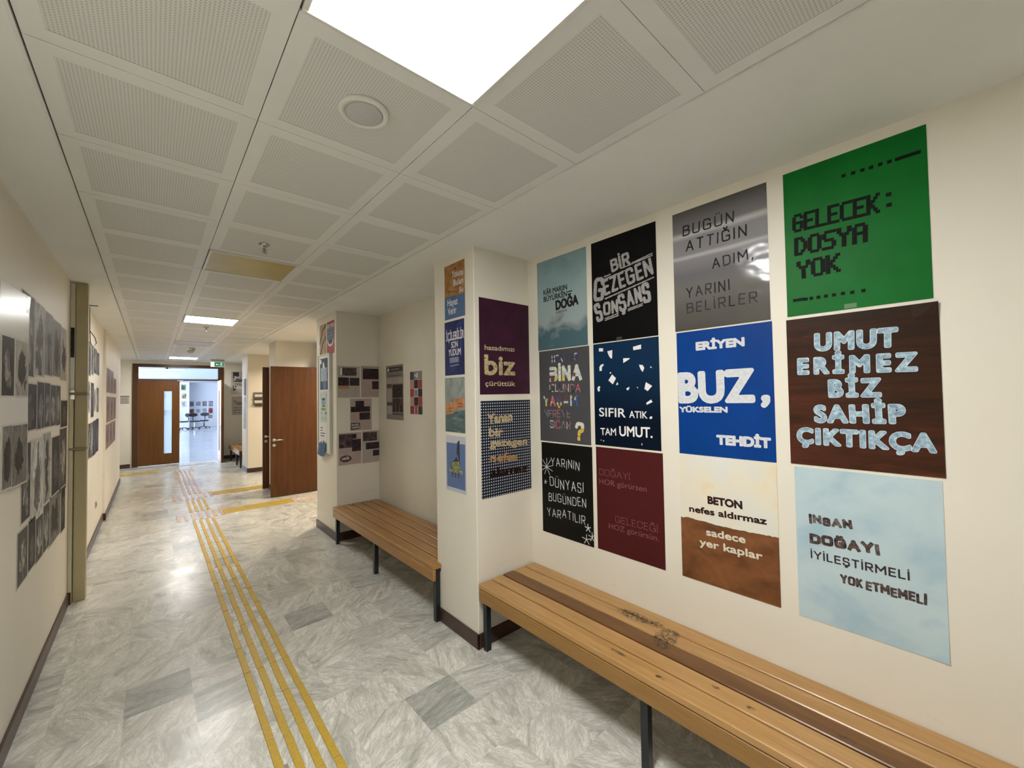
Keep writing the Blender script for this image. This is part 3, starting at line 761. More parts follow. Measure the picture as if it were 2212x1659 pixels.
def stroke_text(mb, line, m, weight=.1, z=.0009, gap=.22, serif=False, jitter=0.0, tilt=0.0, mats=None, seed=1, cap='round', per='letter', split=1):
    """line = (text, x0, y0, x1, y1, cap height): fits the letters between the two ends of the baseline"""
    t, x0, y0, x1, y1, h = line
    rng = random.Random(seed)
    L = math.hypot(x1 - x0, y1 - y0)
    ca, sa = (x1 - x0) / L, (y1 - y0) / L
    r = weight * h / 2
    G = [glyph(c) for c in t]
    rx = 2 * r                                       # each letter is its width plus one stroke
    fixed = rx * sum(1 for c in t if c != ' ')
    var = sum(g[0] for g in G) + gap * (len(t) - 1)
    sx = max((L - fixed) / var, .05 * h) if var > 0 else h
    x = 0.0
    hh = h - 2 * r
    for c, (w, st) in zip(t, G):
        if c == ' ':
            x += (w + gap) * sx
            continue
        jy = rng.uniform(-1, 1) * jitter * h
        ja = rng.uniform(-1, 1) * tilt
        cw = w * sx / 2
        mat_l = rng.choice(mats) if mats and per == 'letter' else m
        parts = []
        for s in st:
            q = []
            for (px, py) in s:
                lx, ly = px * sx - cw, r + py * hh - h / 2
                lx, ly = lx * math.cos(ja) - ly * math.sin(ja), lx * math.sin(ja) + ly * math.cos(ja)
                q.append((lx + cw + x + r, ly + h / 2 + jy))
            parts.append((q, cap == 'round' or len(q) > 3 or q[0] == q[-1]))
            if serif:
                for e, f in ((q[0], q[1]), (q[-1], q[-2])):
                    if abs(e[0] - f[0]) < abs(e[1] - f[1]) * .75:
                        k = r * 1.5
                        parts.append(([(e[0] - k, e[1]), (e[0] + k, e[1])], False))
        xf = lambda p: (x0 + p[0] * ca - p[1] * sa, y0 + p[0] * sa + p[1] * ca)
        if per == 'stroke' and mats:
            n = 0
            for q, rnd in parts:
                pieces = [q]
                if len(q) == 2 and split > 1:
                    at = lambda k: tuple(q[0][i] + (q[1][i] - q[0][i]) * k / split for i in (0, 1))
                    pieces = [[at(k), at(k + 1)] for k in range(split)]
                elif len(q) > 6:
                    n3 = len(q) // 3
                    pieces = [q[:n3 + 1], q[n3:2 * n3 + 1], q[2 * n3:]]
                for pc in pieces:
                    n += 1
                    fill_strokes(mb, [(pc, rnd)], r, z + .00003 * n, rng.choice(mats), xf)
        else:
            fill_strokes(mb, parts, r, z, mat_l, xf)
        x += (w + gap) * sx + rx


PIX = {'G': "01110 10001 10000 10111 10001 10001 01110", 'E': "11111 10000 10000 11110 10000 10000 11111", 'L': "10000 10000 10000 10000 10000 10000 11111",
       'C': "01111 10000 10000 10000 10000 10000 01111", 'K': "10001 10010 10100 11000 10100 10010 10001", 'D': "11100 10010 10001 10001 10001 10010 11100",
       'O': "01110 10001 10001 10001 10001 10001 01110", 'S': "01111 10000 10000 01110 00001 00001 11110", 'Y': "10001 10001 01010 00100 00100 00100 00100",
       'A': "01110 10001 10001 11111 10001 10001 10001"}


def pixel_text(mb, line, m, z=.0009, fat=1.9):
    t, x0, y0, x1, y1, h = line
    L = math.hypot(x1 - x0, y1 - y0)
    ca, sa = (x1 - x0) / L, (y1 - y0) / L
    px = L / (6 * len(t) - 1 + .4)
    py = h / 7
    for i, c in enumerate(t):
        rows = PIX[c].split()
        n = 0
        for r_, row in enumerate(rows):
            for k, bit in enumerate(row):
                if bit == '1':
                    ax, ay = (i * 6 + k) * px, (6 - r_) * py
                    q = [(ax, ay), (ax + px * fat, ay), (ax + px * fat, ay + py * 1.12), (ax, ay + py * 1.12)]
                    n += 1
                    mb.face([(x0 + a * ca - b * sa, y0 + a * sa + b * ca, z + .00002 * (n % 2) + .00004 * (r_ % 2)) for a, b in q], m)


def font_text(mb, line, m, bold=0.0, z=.0009, spacing=1.0):
    """the plain built-in typeface, fattened by bold (of the cap height) and fitted between the two ends of the baseline"""
    t, x0, y0, x1, y1, h = line
    cu = bpy.data.curves.new('tmp', 'FONT')
    cu.body = t
    cu.space_character = spacing
    cu.resolution_u = 4
    ob = bpy.data.objects.new('tmp', cu)
    COL.objects.link(ob)
    bpy.context.view_layer.update()
    me = bpy.data.meshes.new_from_object(ob.evaluated_get(bpy.context.evaluated_depsgraph_get()))
    key = [(round(v.co.x, 4), round(v.co.y, 4)) for v in me.vertices]
    cnt = {}
    for p in me.polygons:
        vs = list(p.vertices)
        for a, b in zip(vs, vs[1:] + vs[:1]):
            k = (min(key[a], key[b]), max(key[a], key[b]))
            cnt[k] = cnt.get(k, 0) + 1
    E = np.array([(*k[0], *k[1]) for k, n in cnt.items() if n == 1 and k[0] != k[1]])
    bpy.data.objects.remove(ob)
    bpy.data.curves.remove(cu)
    bpy.data.meshes.remove(me)
    L = math.hypot(x1 - x0, y1 - y0)
    ca, sa = (x1 - x0) / L, (y1 - y0) / L
    bw = bold * h
    ax = min(E[:, 0].min(), E[:, 2].min())
    bx = max(E[:, 0].max(), E[:, 2].max())
    kx, ky = (L - 2 * bw) / (bx - ax), (h - 2 * bw) / .69
    E = np.stack([(E[:, 0] - ax) * kx + bw, E[:, 1] * ky + bw, (E[:, 2] - ax) * kx + bw, E[:, 3] * ky + bw], 1)
    e = bw + h * .06
    cell = h / 26
    gx = np.arange(-e, L + e + cell, cell)
    gy = np.arange(min(E[:, 1].min(), E[:, 3].min()) - e, max(E[:, 1].max(), E[:, 3].max()) + e + cell, cell)
    gx, gy = gx + cell * .137, gy + cell * .091
    X, Y = np.meshgrid(gx, gy)
    D = np.full(X.shape, 1e9)
    odd = np.zeros(X.shape, dtype=bool)
    for p, q, r_, s_ in E:
        dx, dy = r_ - p, s_ - q
        u = np.clip(((X - p) * dx + (Y - q) * dy) / max(dx * dx + dy * dy, 1e-14), 0, 1)
        D = np.minimum(D, np.hypot(X - p - u * dx, Y - q - u * dy))
        if abs(dy) > 1e-12:
            odd ^= ((q > Y) != (s_ > Y)) & (X < dx * (Y - q) / dy + p)
    D = np.where(odd, -D, D) - bw
    march(mb, gx, gy, D, z, m, lambda p: (x0 + p[0] * ca - p[1] * sa, y0 + p[0] * sa + p[1] * ca))


# ------------------------------------------------------------------ sheets on walls
def frame_matrix(P, c, u0, z0):
    if P == 'x':
        U, N, o = Vector((0, -1, 0)), Vector((-1, 0, 0)), Vector((c, -u0, z0))
    elif P == 'X':
        U, N, o = Vector((0, 1, 0)), Vector((1, 0, 0)), Vector((c, u0, z0))
    else:
        U, N, o = Vector((1, 0, 0)), Vector((0, -1, 0)), Vector((u0, c, z0))
    m = Matrix((U, Vector((0, 0, 1)), N)).transposed().to_4x4()
    m.translation = o
    return m


def sheet_mesh(mb, W, H, m, curl=(0, 0, 0, 0), t=.0008, back=None):
    """a thin sheet; curl = how far the corners BL BR TR TL lift off the wall"""
    nx, ny = 8, 10
    def z(u, v):
        o = 0
        for k, (cu, cv) in enumerate(((0, 0), (1, 0), (1, 1), (0, 1))):
            d = math.hypot((u - cu) * W, (v - cv) * H)
            o += curl[k] * max(0, 1 - d / .11) ** 2
        return o
    top, bot = [], []
    for j in range(ny + 1):
        for i in range(nx + 1):
            # rows and columns gathered towards the edges so a lifted corner bends smoothly
            u = .5 - .5 * math.cos(math.pi * i / nx)
            v = .5 - .5 * math.cos(math.pi * j / ny)
            top.append((u * W, v * H, z(u, v)))
            bot.append((u * W, v * H, z(u, v) - t))
    n = len(top)
    ix = lambda i, j: j * (nx + 1) + i
    f1 = [(ix(i, j), ix(i + 1, j), ix(i + 1, j + 1), ix(i, j + 1)) for i in range(nx) for j in range(ny)]
    f2 = [tuple(n + a for a in reversed(q)) for q in f1]
    rim = [ix(i, 0) for i in range(nx)] + [ix(nx, j) for j in range(ny)] + [ix(i, ny) for i in range(nx, 0, -1)] + [ix(0, j) for j in range(ny, 0, -1)]
    f3 = [(rim[k], n + rim[k], n + rim[(k + 1) % len(rim)], rim[(k + 1) % len(rim)]) for k in range(len(rim))]
    mb.mesh(top + bot, f1, m)
    # back and rim share the vertices already added
    off = len(mb.v) - 2 * n
    k = mb.mat(back or m)
    for f in f2 + f3:
        mb.f.append(tuple(off + a for a in f))
        mb.mi.append(k)


def sheet(key, name, m, label, cat='poster', group=None, curl=(0, 0, 0, 0), lift=0.0, rot=0.0):
    P, c, u0, z0, W, H = DATA[key][:6]
    mb = MB()
    sheet_mesh(mb, W, H, m, curl)
    o = mb.build(name)
    o.matrix_world = frame_matrix(P, c, u0, z0) @ Matrix.Translation((0, 0, lift)) @ Matrix.Rotation(rot, 4, 'Z')
    tag(o, label, cat, group)
    return o


def art(o, name, fn):
    """printed matter on a sheet: one mesh, or one per function of a list"""
    r = None
    for g in (fn if isinstance(fn, list) else [fn]):
        mb = MB()
        g(mb)
        if mb.f:
            r = mb.build(name, o)
    return r


def lines(o, *fns):
    """every line of lettering a part of its own"""
    for g in fns:
        art(o, 'lettering', g)


def flat(mb, pts, m, z=.0005):
    mb.face([(p[0], p[1], z) for p in pts], m)


def rect(mb, x0, y0, x1, y1, m, z=.0005):
    flat(mb, [(x0, y0), (x1, y0), (x1, y1), (x0, y1)], m, z)


# ================================================================== THE SETTING
WALL = wall_material()
PLASTER = plain('ceiling_plaster', (0.81, 0.82, 0.80), 0.7, noise=0.03, nscale=2)
TILE_BORDER = plain('tile_border_metal', (0.77, 0.78, 0.765), 0.45, noise=0.02, nscale=3)
PERF = perforated_material()
GAP = plain('dark_joint', (0.10, 0.10, 0.085), 0.8)
FLOOR = marble_material()
SKIRT = plain('dark_brown_skirting', (0.060, 0.028, 0.020), 0.35, noise=0.2, nscale=14)
CZ = 2.89                      # ceiling height
YB, YF = -4.6, 15.0            # the wall behind the camera, the wall with the double door
XL, XR = -0.56, 2.287          # left wall, back of the bench recesses

KNOTS = [(.152, -.98, .05, .13), (.165, -1.11, .04, .05), (.13, -1.21, .06, .06), (.075, -1.215, .07, .075), (.02, -1.23, .05, .05), (-.21, -1.11, .012, .05),
         (-.225, -1.35, .012, .03), (-.10, -1.55, .012, .02), (-.12, -1.7, .012, .02), (-.02, -2.0, .012, .03)]

# floor of the corridor, the side rooms and the hall
mb = MB()
mb.box(-1.8, YB - .2, -.12, 5.2, YF + .02, 0, FLOOR)
struct(mb.build('floor'))
mb = MB()
HALLF = plain('pale_hall_floor', (0.50, 0.53, 0.58), 0.14, noise=0.07, nscale=1.5)
mb.box(-5, YF + .02, -.12, 8, 33.6, 0, HALLF)
struct(mb.build('floor_hall'))

# ceiling: plaster slab with the strip of metal tiles hung in it
JX = [-.298, .305, .905, 1.508]
PY = .605
JY = [1.225 + PY * k for k in range(-9, 23)]
JY = [y for y in JY if YB < y < 14.6]
LAMPS = [(1, .62), (1, -2.405), (1, 3.645), (1, 6.67), (1, 9.695), (1, 13.325)]
lamp_cells = {}
for (ci, y) in LAMPS:
    j = min(range(len(JY)), key=lambda k: abs(JY[k] - y))
    lamp_cells[(ci, j)] = True
mb = MB()
mb.box(-1.8, YB - .2, CZ + .02, 5.2, YF + .2, CZ + .15, PLASTER)
mb.box(-1.8, YB - .2, CZ, JX[0] - .012, YF, CZ + .02, PLASTER)
mb.box(JX[3] + .012, YB - .2, CZ, 5.2, YF, CZ + .02, PLASTER)
mb.box(JX[0] - .012, JY[-1] + .004, CZ, JX[3] + .012, YF, CZ + .02, PLASTER)
ceil = struct(mb.build('ceiling'))
mb = MB()
mb.box(JX[0] - .012, YB, CZ + .012, JX[3] + .012, JY[-1] + .004, CZ + .019, GAP)
for ci in range(3):
    for j in range(len(JY) - 1):
        if (ci, j) in lamp_cells:
            continue
        g = .0016
        gy = .0009
        x0, x1, y0, y1 = JX[ci] + g, JX[ci + 1] - g, JY[j] + gy, JY[j + 1] - gy
        if ci == 0: x0 += .001
        bx, by = .056, .06
        if ci == 2: bx2 = .05
        zz = CZ + .0005 * ((ci * 7 + j * 3) % 4)
        a = [(x0, y0), (x1, y0), (x1, y1), (x0, y1)]
        b = [(x0 + bx, y0 + by), (x1 - bx, y0 + by), (x1 - bx, y1 - by), (x0 + bx, y1 - by)]
        for k in range(4):
            q = (k + 1) % 4
            mb.face([(*a[k], zz), (*b[k], zz), (*b[q], zz), (*a[q], zz)], TILE_BORDER)
            mb.face([(*a[k], zz), (*a[q], zz), (*a[q], zz + .01), (*a[k], zz + .01)], TILE_BORDER)
        mb.face([(*p, zz + .0008) for p in b], PERF)
mb.build('metal_tile_grid', ceil)
mb = MB()                                    # wall angle along both sides of the tiles
for x in (JX[0] - .012, JX[3] + .002):
    mb.box(x, YB, CZ - .004, x + .010, JY[-1], CZ + .01, TILE_BORDER)
mb.build('edge_angle', ceil)

# left wall, its pilaster and the recess behind it
mb = MB()
mb.box(XL - .2, YB, 0, XL, 8.75, CZ + .02, WALL)
mb.box(XL - .2, 8.75, 0, -.532, 12.48, CZ + .02, WALL)
mb.box(-1.8, 12.3, 0, XL - .2, 12.48, CZ + .02, WALL)
mb.box(-1.8, 12.48, 0, -1.6, YF, CZ + .02, WALL)
struct(mb.build('wall_left'))
mb = MB()
mb.box(XL, YB, 0, XL + .014, 5.335, .105, SKIRT, .004)
mb.box(XL, 5.45, 0, XL + .014, 8.735, .105, SKIRT, .004)
mb.box(XL, 8.735, 0, -.518, 8.75, .105, SKIRT)
mb.box(-.532, 8.75, 0, -.518, 12.48, .105, SKIRT, .004)
mb.box(-1.6, YF - .015, 0, -.44, YF, .105, SKIRT, .004)
struct(mb.build('baseboard_left'))

# right side: bench recesses, columns, the two side doorways
C1 = (1.745, 2.38, 2.93)
C2 = (1.738, 5.315, 6.13)
C3 = (1.752, 8.78, 9.34)
C4 = (1.748, 11.75, 12.57)
XS = 2.52                      # wall of the side rooms
mb = MB()
mb.box(XR, YB, 0, XR + .3, 5.4, CZ + .02, WALL)
mb.box(XR, 12.4, 0, XR + .3, YF, CZ + .02, WALL)
DO = [(6.30, 8.5, 2.70), (9.43, 11.55, 2.70)]          # side doorways: from, to, height; widened to let out more warm light
mb.box(XS, 6.0, 0, XS + .14, DO[0][0], CZ + .02, WALL)
mb.box(XS, DO[0][1], 0, XS + .14, DO[1][0], CZ + .02, WALL)
mb.box(XS, DO[1][1], 0, XS + .14, 12.0, CZ + .02, WALL)
for d in DO:
    mb.box(XS, d[0], d[2], XS + .14, d[1], CZ + .02, WALL)
struct(mb.build('wall_right'))
mb = MB()
for i, c in enumerate((C1, C2, C3, C4)):
    mb.box(c[0], c[1], 0, (XR if i == 0 else XS + .1), c[2], CZ + .02, WALL, .004)
struct(mb.build('wall_columns'))
mb = MB()
for i, c in enumerate((C1, C2, C3, C4)):
    mb.box(c[0] - .013, c[1] - .013, 0, XR if i == 0 else XS, c[1], .105, SKIRT, .003)
    mb.box(c[0] - .013, c[1] - .013, 0, c[0], c[2] + .013, .105, SKIRT, .003)
    mb.box(c[0], c[2], 0, XR if i == 0 else XS, c[2] + .013, .105, SKIRT, .003)
mb.box(XR - .013, YB, 0, XR, C1[1] - .013, .105, SKIRT, .003)
mb.box(XR - .013, C1[2] + .013, 0, XR, C2[1] - .013, .105, SKIRT, .003)
mb.box(XR - .013, C4[2] + .013, 0, XR, YF - .013, .105, SKIRT, .003)
mb.box(1.62, YF - .015, 0, XR - .013, YF, .105, SKIRT, .003)
struct(mb.build('baseboard_right'))

# wall behind the camera
mb = MB()
mb.box(-1.8, YB - .2, 0, 2.6, YB, CZ + .02, WALL)
struct(mb.build('wall_back'))

# far wall with the opening of the double door
DX0, DX1, DZ = -.405, 1.615, 2.80
mb = MB()
mb.box(-1.8, YF, 0, DX0, YF + .16, CZ + .02, WALL)
mb.box(DX1, YF, 0, 2.6, YF + .16, CZ + .02, WALL)
mb.box(DX0, YF, DZ, DX1, YF + .16, CZ + .02, WALL)
struct(mb.build('wall_far'))

# side rooms behind the two doorways
WARMWALL = plain('warm_room_paint', (0.80, 0.70, 0.55), 0.6)
mb = MB()
for (a, b) in ((6.0, 8.95), (8.98, 12.0)):
    mb.box(5.0, a, 0, 5.1, b, CZ, WARMWALL)
    mb.box(XS + .14, a, 0, 5.0, a + .1, CZ, WARMWALL)
    mb.box(XS + .14, b - .1, 0, 5.0, b, CZ, WARMWALL)
struct(mb.build('wall_side_rooms'))

# hall beyond the double door
HALLW = plain('white_hall_paint', (0.80, 0.82, 0.86), 0.6)
mb = MB()
mb.box(-5.1, YF + .16, 0, -5, 33.5, CZ, HALLW)
mb.box(8, YF + .16, 0, 8.1, 33.5, CZ, HALLW)
mb.box(-5.1, 33.5, 0, 8.1, 33.6, CZ, HALLW)
mb.box(-5.1, YF + .14, 0, -1.8, YF + .16, CZ, HALLW)
mb.box(2.6, YF + .14, 0, 8.1, YF + .16, CZ, HALLW)
mb.box(1.0, 32.6, 0, 1.74, 33.5, CZ, HALLW)
struct(mb.build('wall_hall'))
mb = MB()
mb.box(-5.1, YF + .16, CZ, 8.1, 33.6, CZ + .1, HALLW)
struct(mb.build('ceiling_hall'))
# daylight windows along the hall's left side, out of sight round the corner
DAY = emit('daylight_glass', (0.70, 0.82, 1.0), 14)
PVC = plain('white_window_frame', (0.8, 0.8, 0.8), 0.4)
for i, y in enumerate((16.5, 19.5, 22.5, 25.5, 28.5)):
    f = MB()
    for (a, b, c, d) in ((y, .85, y + 2.3, .91), (y, 2.54, y + 2.3, 2.6), (y, .85, y + .06, 2.6), (y + 2.24, .85, y + 2.3, 2.6), (y + 1.12, .85, y + 1.18, 2.6)):
        f.box(-5.0, a, b, -4.94, c, d, PVC)
    w = struct(f.build('window_%d' % (i + 1)))
    one_box('pane', (-4.995, y + .06, .91, -4.985, y + 2.24, 2.54), DAY, w)

# ------------------------------------------------------------------ the double door at the end
DOORW = wood_material('dark_door_veneer', (0.1779, 0.0690, 0.0109), (0.0988, 0.0353, 0.0055), 'z', 0.4, coat=.05)
FRAMEW = wood_material('door_frame_veneer', (0.1023, 0.0414, 0.0108), (0.0589, 0.0224, 0.0060), 'z', 0.4)
STEEL = plain('brushed_steel', (0.62, 0.60, 0.56), 0.28, 1.0)
GLASS = glass_material('clear_pane', (0.93, 0.96, 0.97), 0.05)
FROST = glass_material('frosted_pane', (0.80, 0.85, 0.86), 0.55)
mb = MB()
y0, y1 = YF - .03, YF + .17
mb.box(DX0, y0, 0, -.285, y1, DZ, FRAMEW, .004)
mb.box(1.475, y0, 0, DX1, y1, DZ, FRAMEW, .004)
mb.box(-.285, y0, 2.715, 1.475, y1, DZ, FRAMEW)
mb.box(-.285, y0, 2.345, 1.475, y1, 2.39, FRAMEW)
d1 = struct(mb.build('door_1'))
one_box('transom_pane', (-.285, YF + .03, 2.39, 1.475, YF + .04, 2.715), GLASS, d1)
mb = MB()                                     # left leaf, shut, with its tall narrow pane
L0, L1, g0, g1, z0, z1 = -.283, .585, .245, .415, .31, 2.05
ya, yb = YF + .0, YF + .045
mb.box(L0, ya, .01, g0, yb, 2.342, DOORW)
mb.box(g1, ya, .01, L1, yb, 2.342, DOORW)
mb.box(g0, ya, .01, g1, yb, z0, DOORW)
mb.box(g0, ya, z1, g1, yb, 2.342, DOORW)
leaf = mb.build('left_leaf', d1)
one_box('tall_pane', (g0, ya + .015, z0, g1, ya + .022, z1), FROST, leaf)
mb = MB()                                     # right leaf, swung open into the corridor
xa, xb = 1.462, 1.508
yy0, yy1 = YF - .86, YF - .03
LEAFLIT = plain('room_lit_leaf_face', (0.55, 0.44, 0.38), 0.4, noise=.05, nscale=8)  # room light falling on this leaf face, put into its colour
gy0, gy1 = YF - .52, YF - .36
def leafbox(a, b, c, d):
    mb.box(xa + .003, a, b, xb, c, d, DOORW)
    mb.box(xa, a, b, xa + .003, c, d, LEAFLIT)
leafbox(yy0, .01, gy0, 2.342)
leafbox(gy1, .01, yy1, 2.342)
leafbox(gy0, .01, gy1, z0)
leafbox(gy0, z1, gy1, 2.342)
leaf = mb.build('right_leaf', d1)
one_box('tall_pane', (xa + .015, gy0, z0, xa + .022, gy1, z1), GLASS, leaf)


def lever(parent, base, nx, side, name='door_handle'):
    """lever handle on a rosette; nx = outward axis, side = the way the lever points"""
    mb = MB()
    c = Vector(base)
    n = Vector(nx)
    s = Vector(side)
    ax = 'y' if abs(n.y) > .5 else 'x'
    k = n.y if ax == 'y' else n.x
    mb.lathe([(.026, 0), (.026, .008 * k), (.022, .010 * k)], STEEL, 20, tuple(c), ax)
    mb.tube([c + n * .006, c + n * .045, c + n * .052 + s * .02, c + n * .052 + s * .135], .0095, STEEL, 10)
    h = mb.build(name, parent, True)
    mb = MB()
    c2 = c - Vector((0, 0, .095))
    mb.lathe([(.026, 0), (.026, .008 * k), (.022, .010 * k)], STEEL, 20, tuple(c2), ax)
    mb.build('lock_rosette', parent, True)
    return h


lever(leaf, (xa, yy0 + .07, 1.04), (-1, 0, 0), (0, 1, 0))
one_box('door_closer', (.28, YF - .07, 2.66, .33, YF - .03, 2.74), GAP, d1, .006)
one_box('strike_box', (.53, YF - .05, 2.335, .66, YF - .03, 2.358), STEEL, d1, .004)

# ------------------------------------------------------------------ the two brown doors standing open on the right
SIDEW = wood_material('reddish_door_veneer', (0.1125, 0.0382, 0.0072), (0.0517, 0.0158, 0.0030), 'z', 0.4, coat=.05)
for i, (yl, x0, ht, hx) in enumerate(((8.455, 1.612, 2.385, 1.665), (9.385, 1.650, 2.425, 1.705))):
    mb = MB()
    d = DO[i]
    for (a, b, c, e) in ((d[0] - .05, 0, d[0] + .02, 2.75), (d[1] - .02, 0, d[1] + .05, 2.75), (d[0] - .05, 2.68, d[1] + .05, 2.75)):
        mb.box(XS - .015, a, b, XS + .155, c, e, FRAMEW, .003)
    dr = struct(mb.build('door_%d' % (i + 2)))
    mb = MB()
    mb.box(x0, yl, .008, XS - .02, yl + .042, ht, SIDEW, .002)
    lf = mb.build('door_leaf', dr)
    lever(lf, (hx, yl, 1.04), (0, -1, 0), (1, 0, 0))
    mb = MB()
    for zz in (.25, 1.2, 2.15):
        mb.lathe([(.008, zz), (.008, zz + .09)], STEEL, 10, (XS - .018, yl + .046, 0))
    mb.build('hinge', lf)

# ================================================================== THINGS ON THE CEILING
LIT = emit('lit_diffuser', (1.0, 0.985, 0.965), PANEL_POWER * 1.34)
LIT_MID = emit('lit_diffuser_halfway', (1.0, 0.985, 0.955), PANEL_POWER * .72)
LIT_FAR = emit('lit_diffuser_far', (1.0, 0.985, 0.955), PANEL_POWER)
LIT_BACK = emit('added_diffuser_behind', (1.0, 0.985, 0.955), PANEL_POWER * .3)
YELLOWED = plain('yellowed_diffuser', (0.50, 0.42, 0.17), 0.35, noise=.06, nscale=4)
DULL = plain('dull_diffuser', (0.50, 0.46, 0.37), 0.4)
WHITE_FRAME = plain('white_lamp_frame', (0.72, 0.72, 0.68), 0.35)


def ceiling_light(y, mat, label):
    x0, x1, y0, y1 = JX[1] + .004, JX[2] - .004, y + .004, y + PY - .004
    root = empty('ceiling_light', ((x0 + x1) / 2, (y0 + y1) / 2, CZ))
    tag(root, label, 'ceiling light', 'square panel lamps in the ceiling')
    cx, cy = root.location.x, root.location.y
    mb = MB()
    w, hx, hy = .016, (x1 - x0) / 2, (y1 - y0) / 2
    for (a, b, c, d) in ((-hx, -hy, hx, -hy + w), (-hx, hy - w, hx, hy), (-hx, -hy + w, -hx + w, hy - w), (hx - w, -hy + w, hx, hy - w)):
        mb.box(a, b, -.008, c, d, .012, WHITE_FRAME, .002)
    mb.build('frame', root)
    one_box('diffuser', (-hx + w, -hy + w, -.003, hx - w, hy - w, .004), mat, root)
    return root


ceiling_light(LAMPS[0][1], LIT, 'big glaring square ceiling lamp nearest the camera, at the top of the picture')
ceiling_light(LAMPS[1][1], LIT_BACK, 'unseen square ceiling lamp added behind the camera position for its light')  # out of view, added to help light the near end
ceiling_light(LAMPS[2][1], YELLOWED, 'unlit square ceiling lamp with a yellowed diffuser, beyond the sprinkler')
ceiling_light(LAMPS[3][1], LIT_MID, 'lit square ceiling lamp halfway down the corridor')
ceiling_light(LAMPS[4][1], DULL, 'unlit dull beige ceiling lamp near the smoke detector')
ceiling_light(LAMPS[5][1], LIT_FAR, 'lit ceiling lamp just in front of the double door')

WARM = emit('warm_diffuser', (1.0, 0.85, 0.66), 40)
for yy, lab in ((7.4, 'warm square ceiling lamp in the side room behind the near brown door'), (10.4, 'warm square ceiling lamp in the side room behind the far brown door')):
    root = tag(empty('room_light', (3.3, yy, CZ)), lab, 'ceiling light')
    one_box('frame', (-.3, -.3, -.02, .3, .3, -.001), WHITE_FRAME, root)
    one_box('diffuser', (-.28, -.28, -.025, .28, .28, -.02), WARM, root)
HALLL = emit('hall_lamp_diffuser', (0.85, 0.92, 1.0), 6)
for i, (x, y) in enumerate(((.3, 18.5), (3.2, 18.5), (.3, 23.5), (3.2, 23.5), (.3, 28.5), (3.2, 28.5))):
    root = tag(empty('hall_light', (x, y, CZ)), 'slim lamp on the white hall ceiling, %s in the %s row' % (('first', 'second', 'third')[i // 2], ('left', 'right')[i % 2]), 'ceiling light', 'slim lamps in the hall')
    one_box('frame', (-.62, -.17, -.03, .62, .17, -.001), WHITE_FRAME, root)
    one_box('diffuser', (-.60, -.15, -.034, .60, .15, -.03), HALLL, root)

# round loudspeaker
spk = tag(empty('ceiling_speaker', (.604, 1.515, CZ)), 'round white ceiling loudspeaker with a grey grille beside the nearest lamp', 'loudspeaker')
mb = MB()
mb.lathe([(.092, .004), (.092, -.006), (.087, -.012), (.076, -.013), (.073, -.009)], WHITE_FRAME, 40)
mb.build('ring', spk, True)
mb = MB()
GRILLE = plain('grey_speaker_grille', (0.5220, 0.5365, 0.5365), 0.45, noise=.12, nscale=300)
mb.lathe([(.073, -.008), (.06, -.012), (.03, -.0145), (.001, -.015)], GRILLE, 40)
mb.build('grille', spk, True)


def sprinkler(x, y, label):
    s = tag(empty('sprinkler', (x, y, CZ)), label, 'sprinkler', 'fire sprinklers')
    CH = plain('chrome', (0.55, 0.54, 0.52), 0.2, 1.0)
    mb = MB()
    mb.lathe([(.036, .002), (.036, -.004), (.02, -.014), (.012, -.016)], CH, 24)
    mb.build('escutcheon', s, True)
    mb = MB()
    mb.lathe([(.009, -.014), (.009, -.03)], CH, 12)
    for sx in (-1, 1):
        mb.tube([(0, 0, -.03), (sx * .014, 0, -.036), (sx * .012, 0, -.052), (0, 0, -.06)], .003, CH, 6)
    mb.lathe([(.004, -.03), (.004, -.056)], plain('red_bulb', (0.35, 0.05, 0.04), 0.2), 8)
    mb.build('body', s, True)
    mb = MB()
    mb.lathe([(.018, -.060), (.018, -.062)], CH, 16)
    mb.build('deflector', s)


sprinkler(.59, 3.30, 'chrome fire sprinkler in front of the yellowed ceiling lamp')
sprinkler(.605, 7.62, 'small fire sprinkler just beyond the lit lamp halfway down the corridor')
sd = tag(empty('smoke_detector', (.60, 10.9, CZ)), 'white smoke detector on a short stem beyond the dull unlit lamp', 'smoke detector')
mb = MB()
mb.lathe([(.03, 0), (.03, -.01), (.008, -.012), (.008, -.05), (.05, -.055), (.055, -.075), (.05, -.10), (.02, -.115)], plain('detector_white', (0.62, 0.56, 0.45), 0.5), 24)
mb.build('housing', sd, True)
one_box('side_stem', (.02, -.008, -.05, .08, .008, 0), plain('detector_white', (0.62, 0.56, 0.45), 0.5), sd)

# exit sign under the ceiling at the far end
ex = tag(empty('exit_sign', (1.325, 13.6, CZ)), 'green and white running-man exit sign hung at the end of the corridor', 'exit sign')
mb = MB()
GREYBOX = plain('sign_housing', (0.45, 0.45, 0.40), 0.5)
mb.box(-.155, -.02, -.075, .155, .02, -.01, GREYBOX, .006)
mb.box(-.02, -.02, -.01, .02, .02, 0, GREYBOX)
mb.build('housing', ex)
mb = MB()
mb.box(-.15, -.006, -.215, .15, .006, -.075, emit('sign_white', (0.85, 0.93, 0.88), .25))
face = mb.build('sign_face', ex)
mb = MB()
GRN = emit('sign_green', (0.01, 0.16, 0.07), .35)
mb.box(-.065, -.0075, -.205, .142, -.006, -.085, GRN)
mb.build('green_field', face)
mb = MB()
SW = emit('sign_white', (0.85, 0.93, 0.88), .25)
k = -.0085
def sg(pts): mb.face([(a, k, b) for a, b in pts], SW)
sg([(-.045, -.145), (-.012, -.118), (-.012, -.135), (.03, -.135), (.03, -.155), (-.012, -.155), (-.012, -.172)])
sg([(.085 + .012 * math.cos(a * .6), -.102 + .012 * math.sin(a * .6)) for a in range(11)])
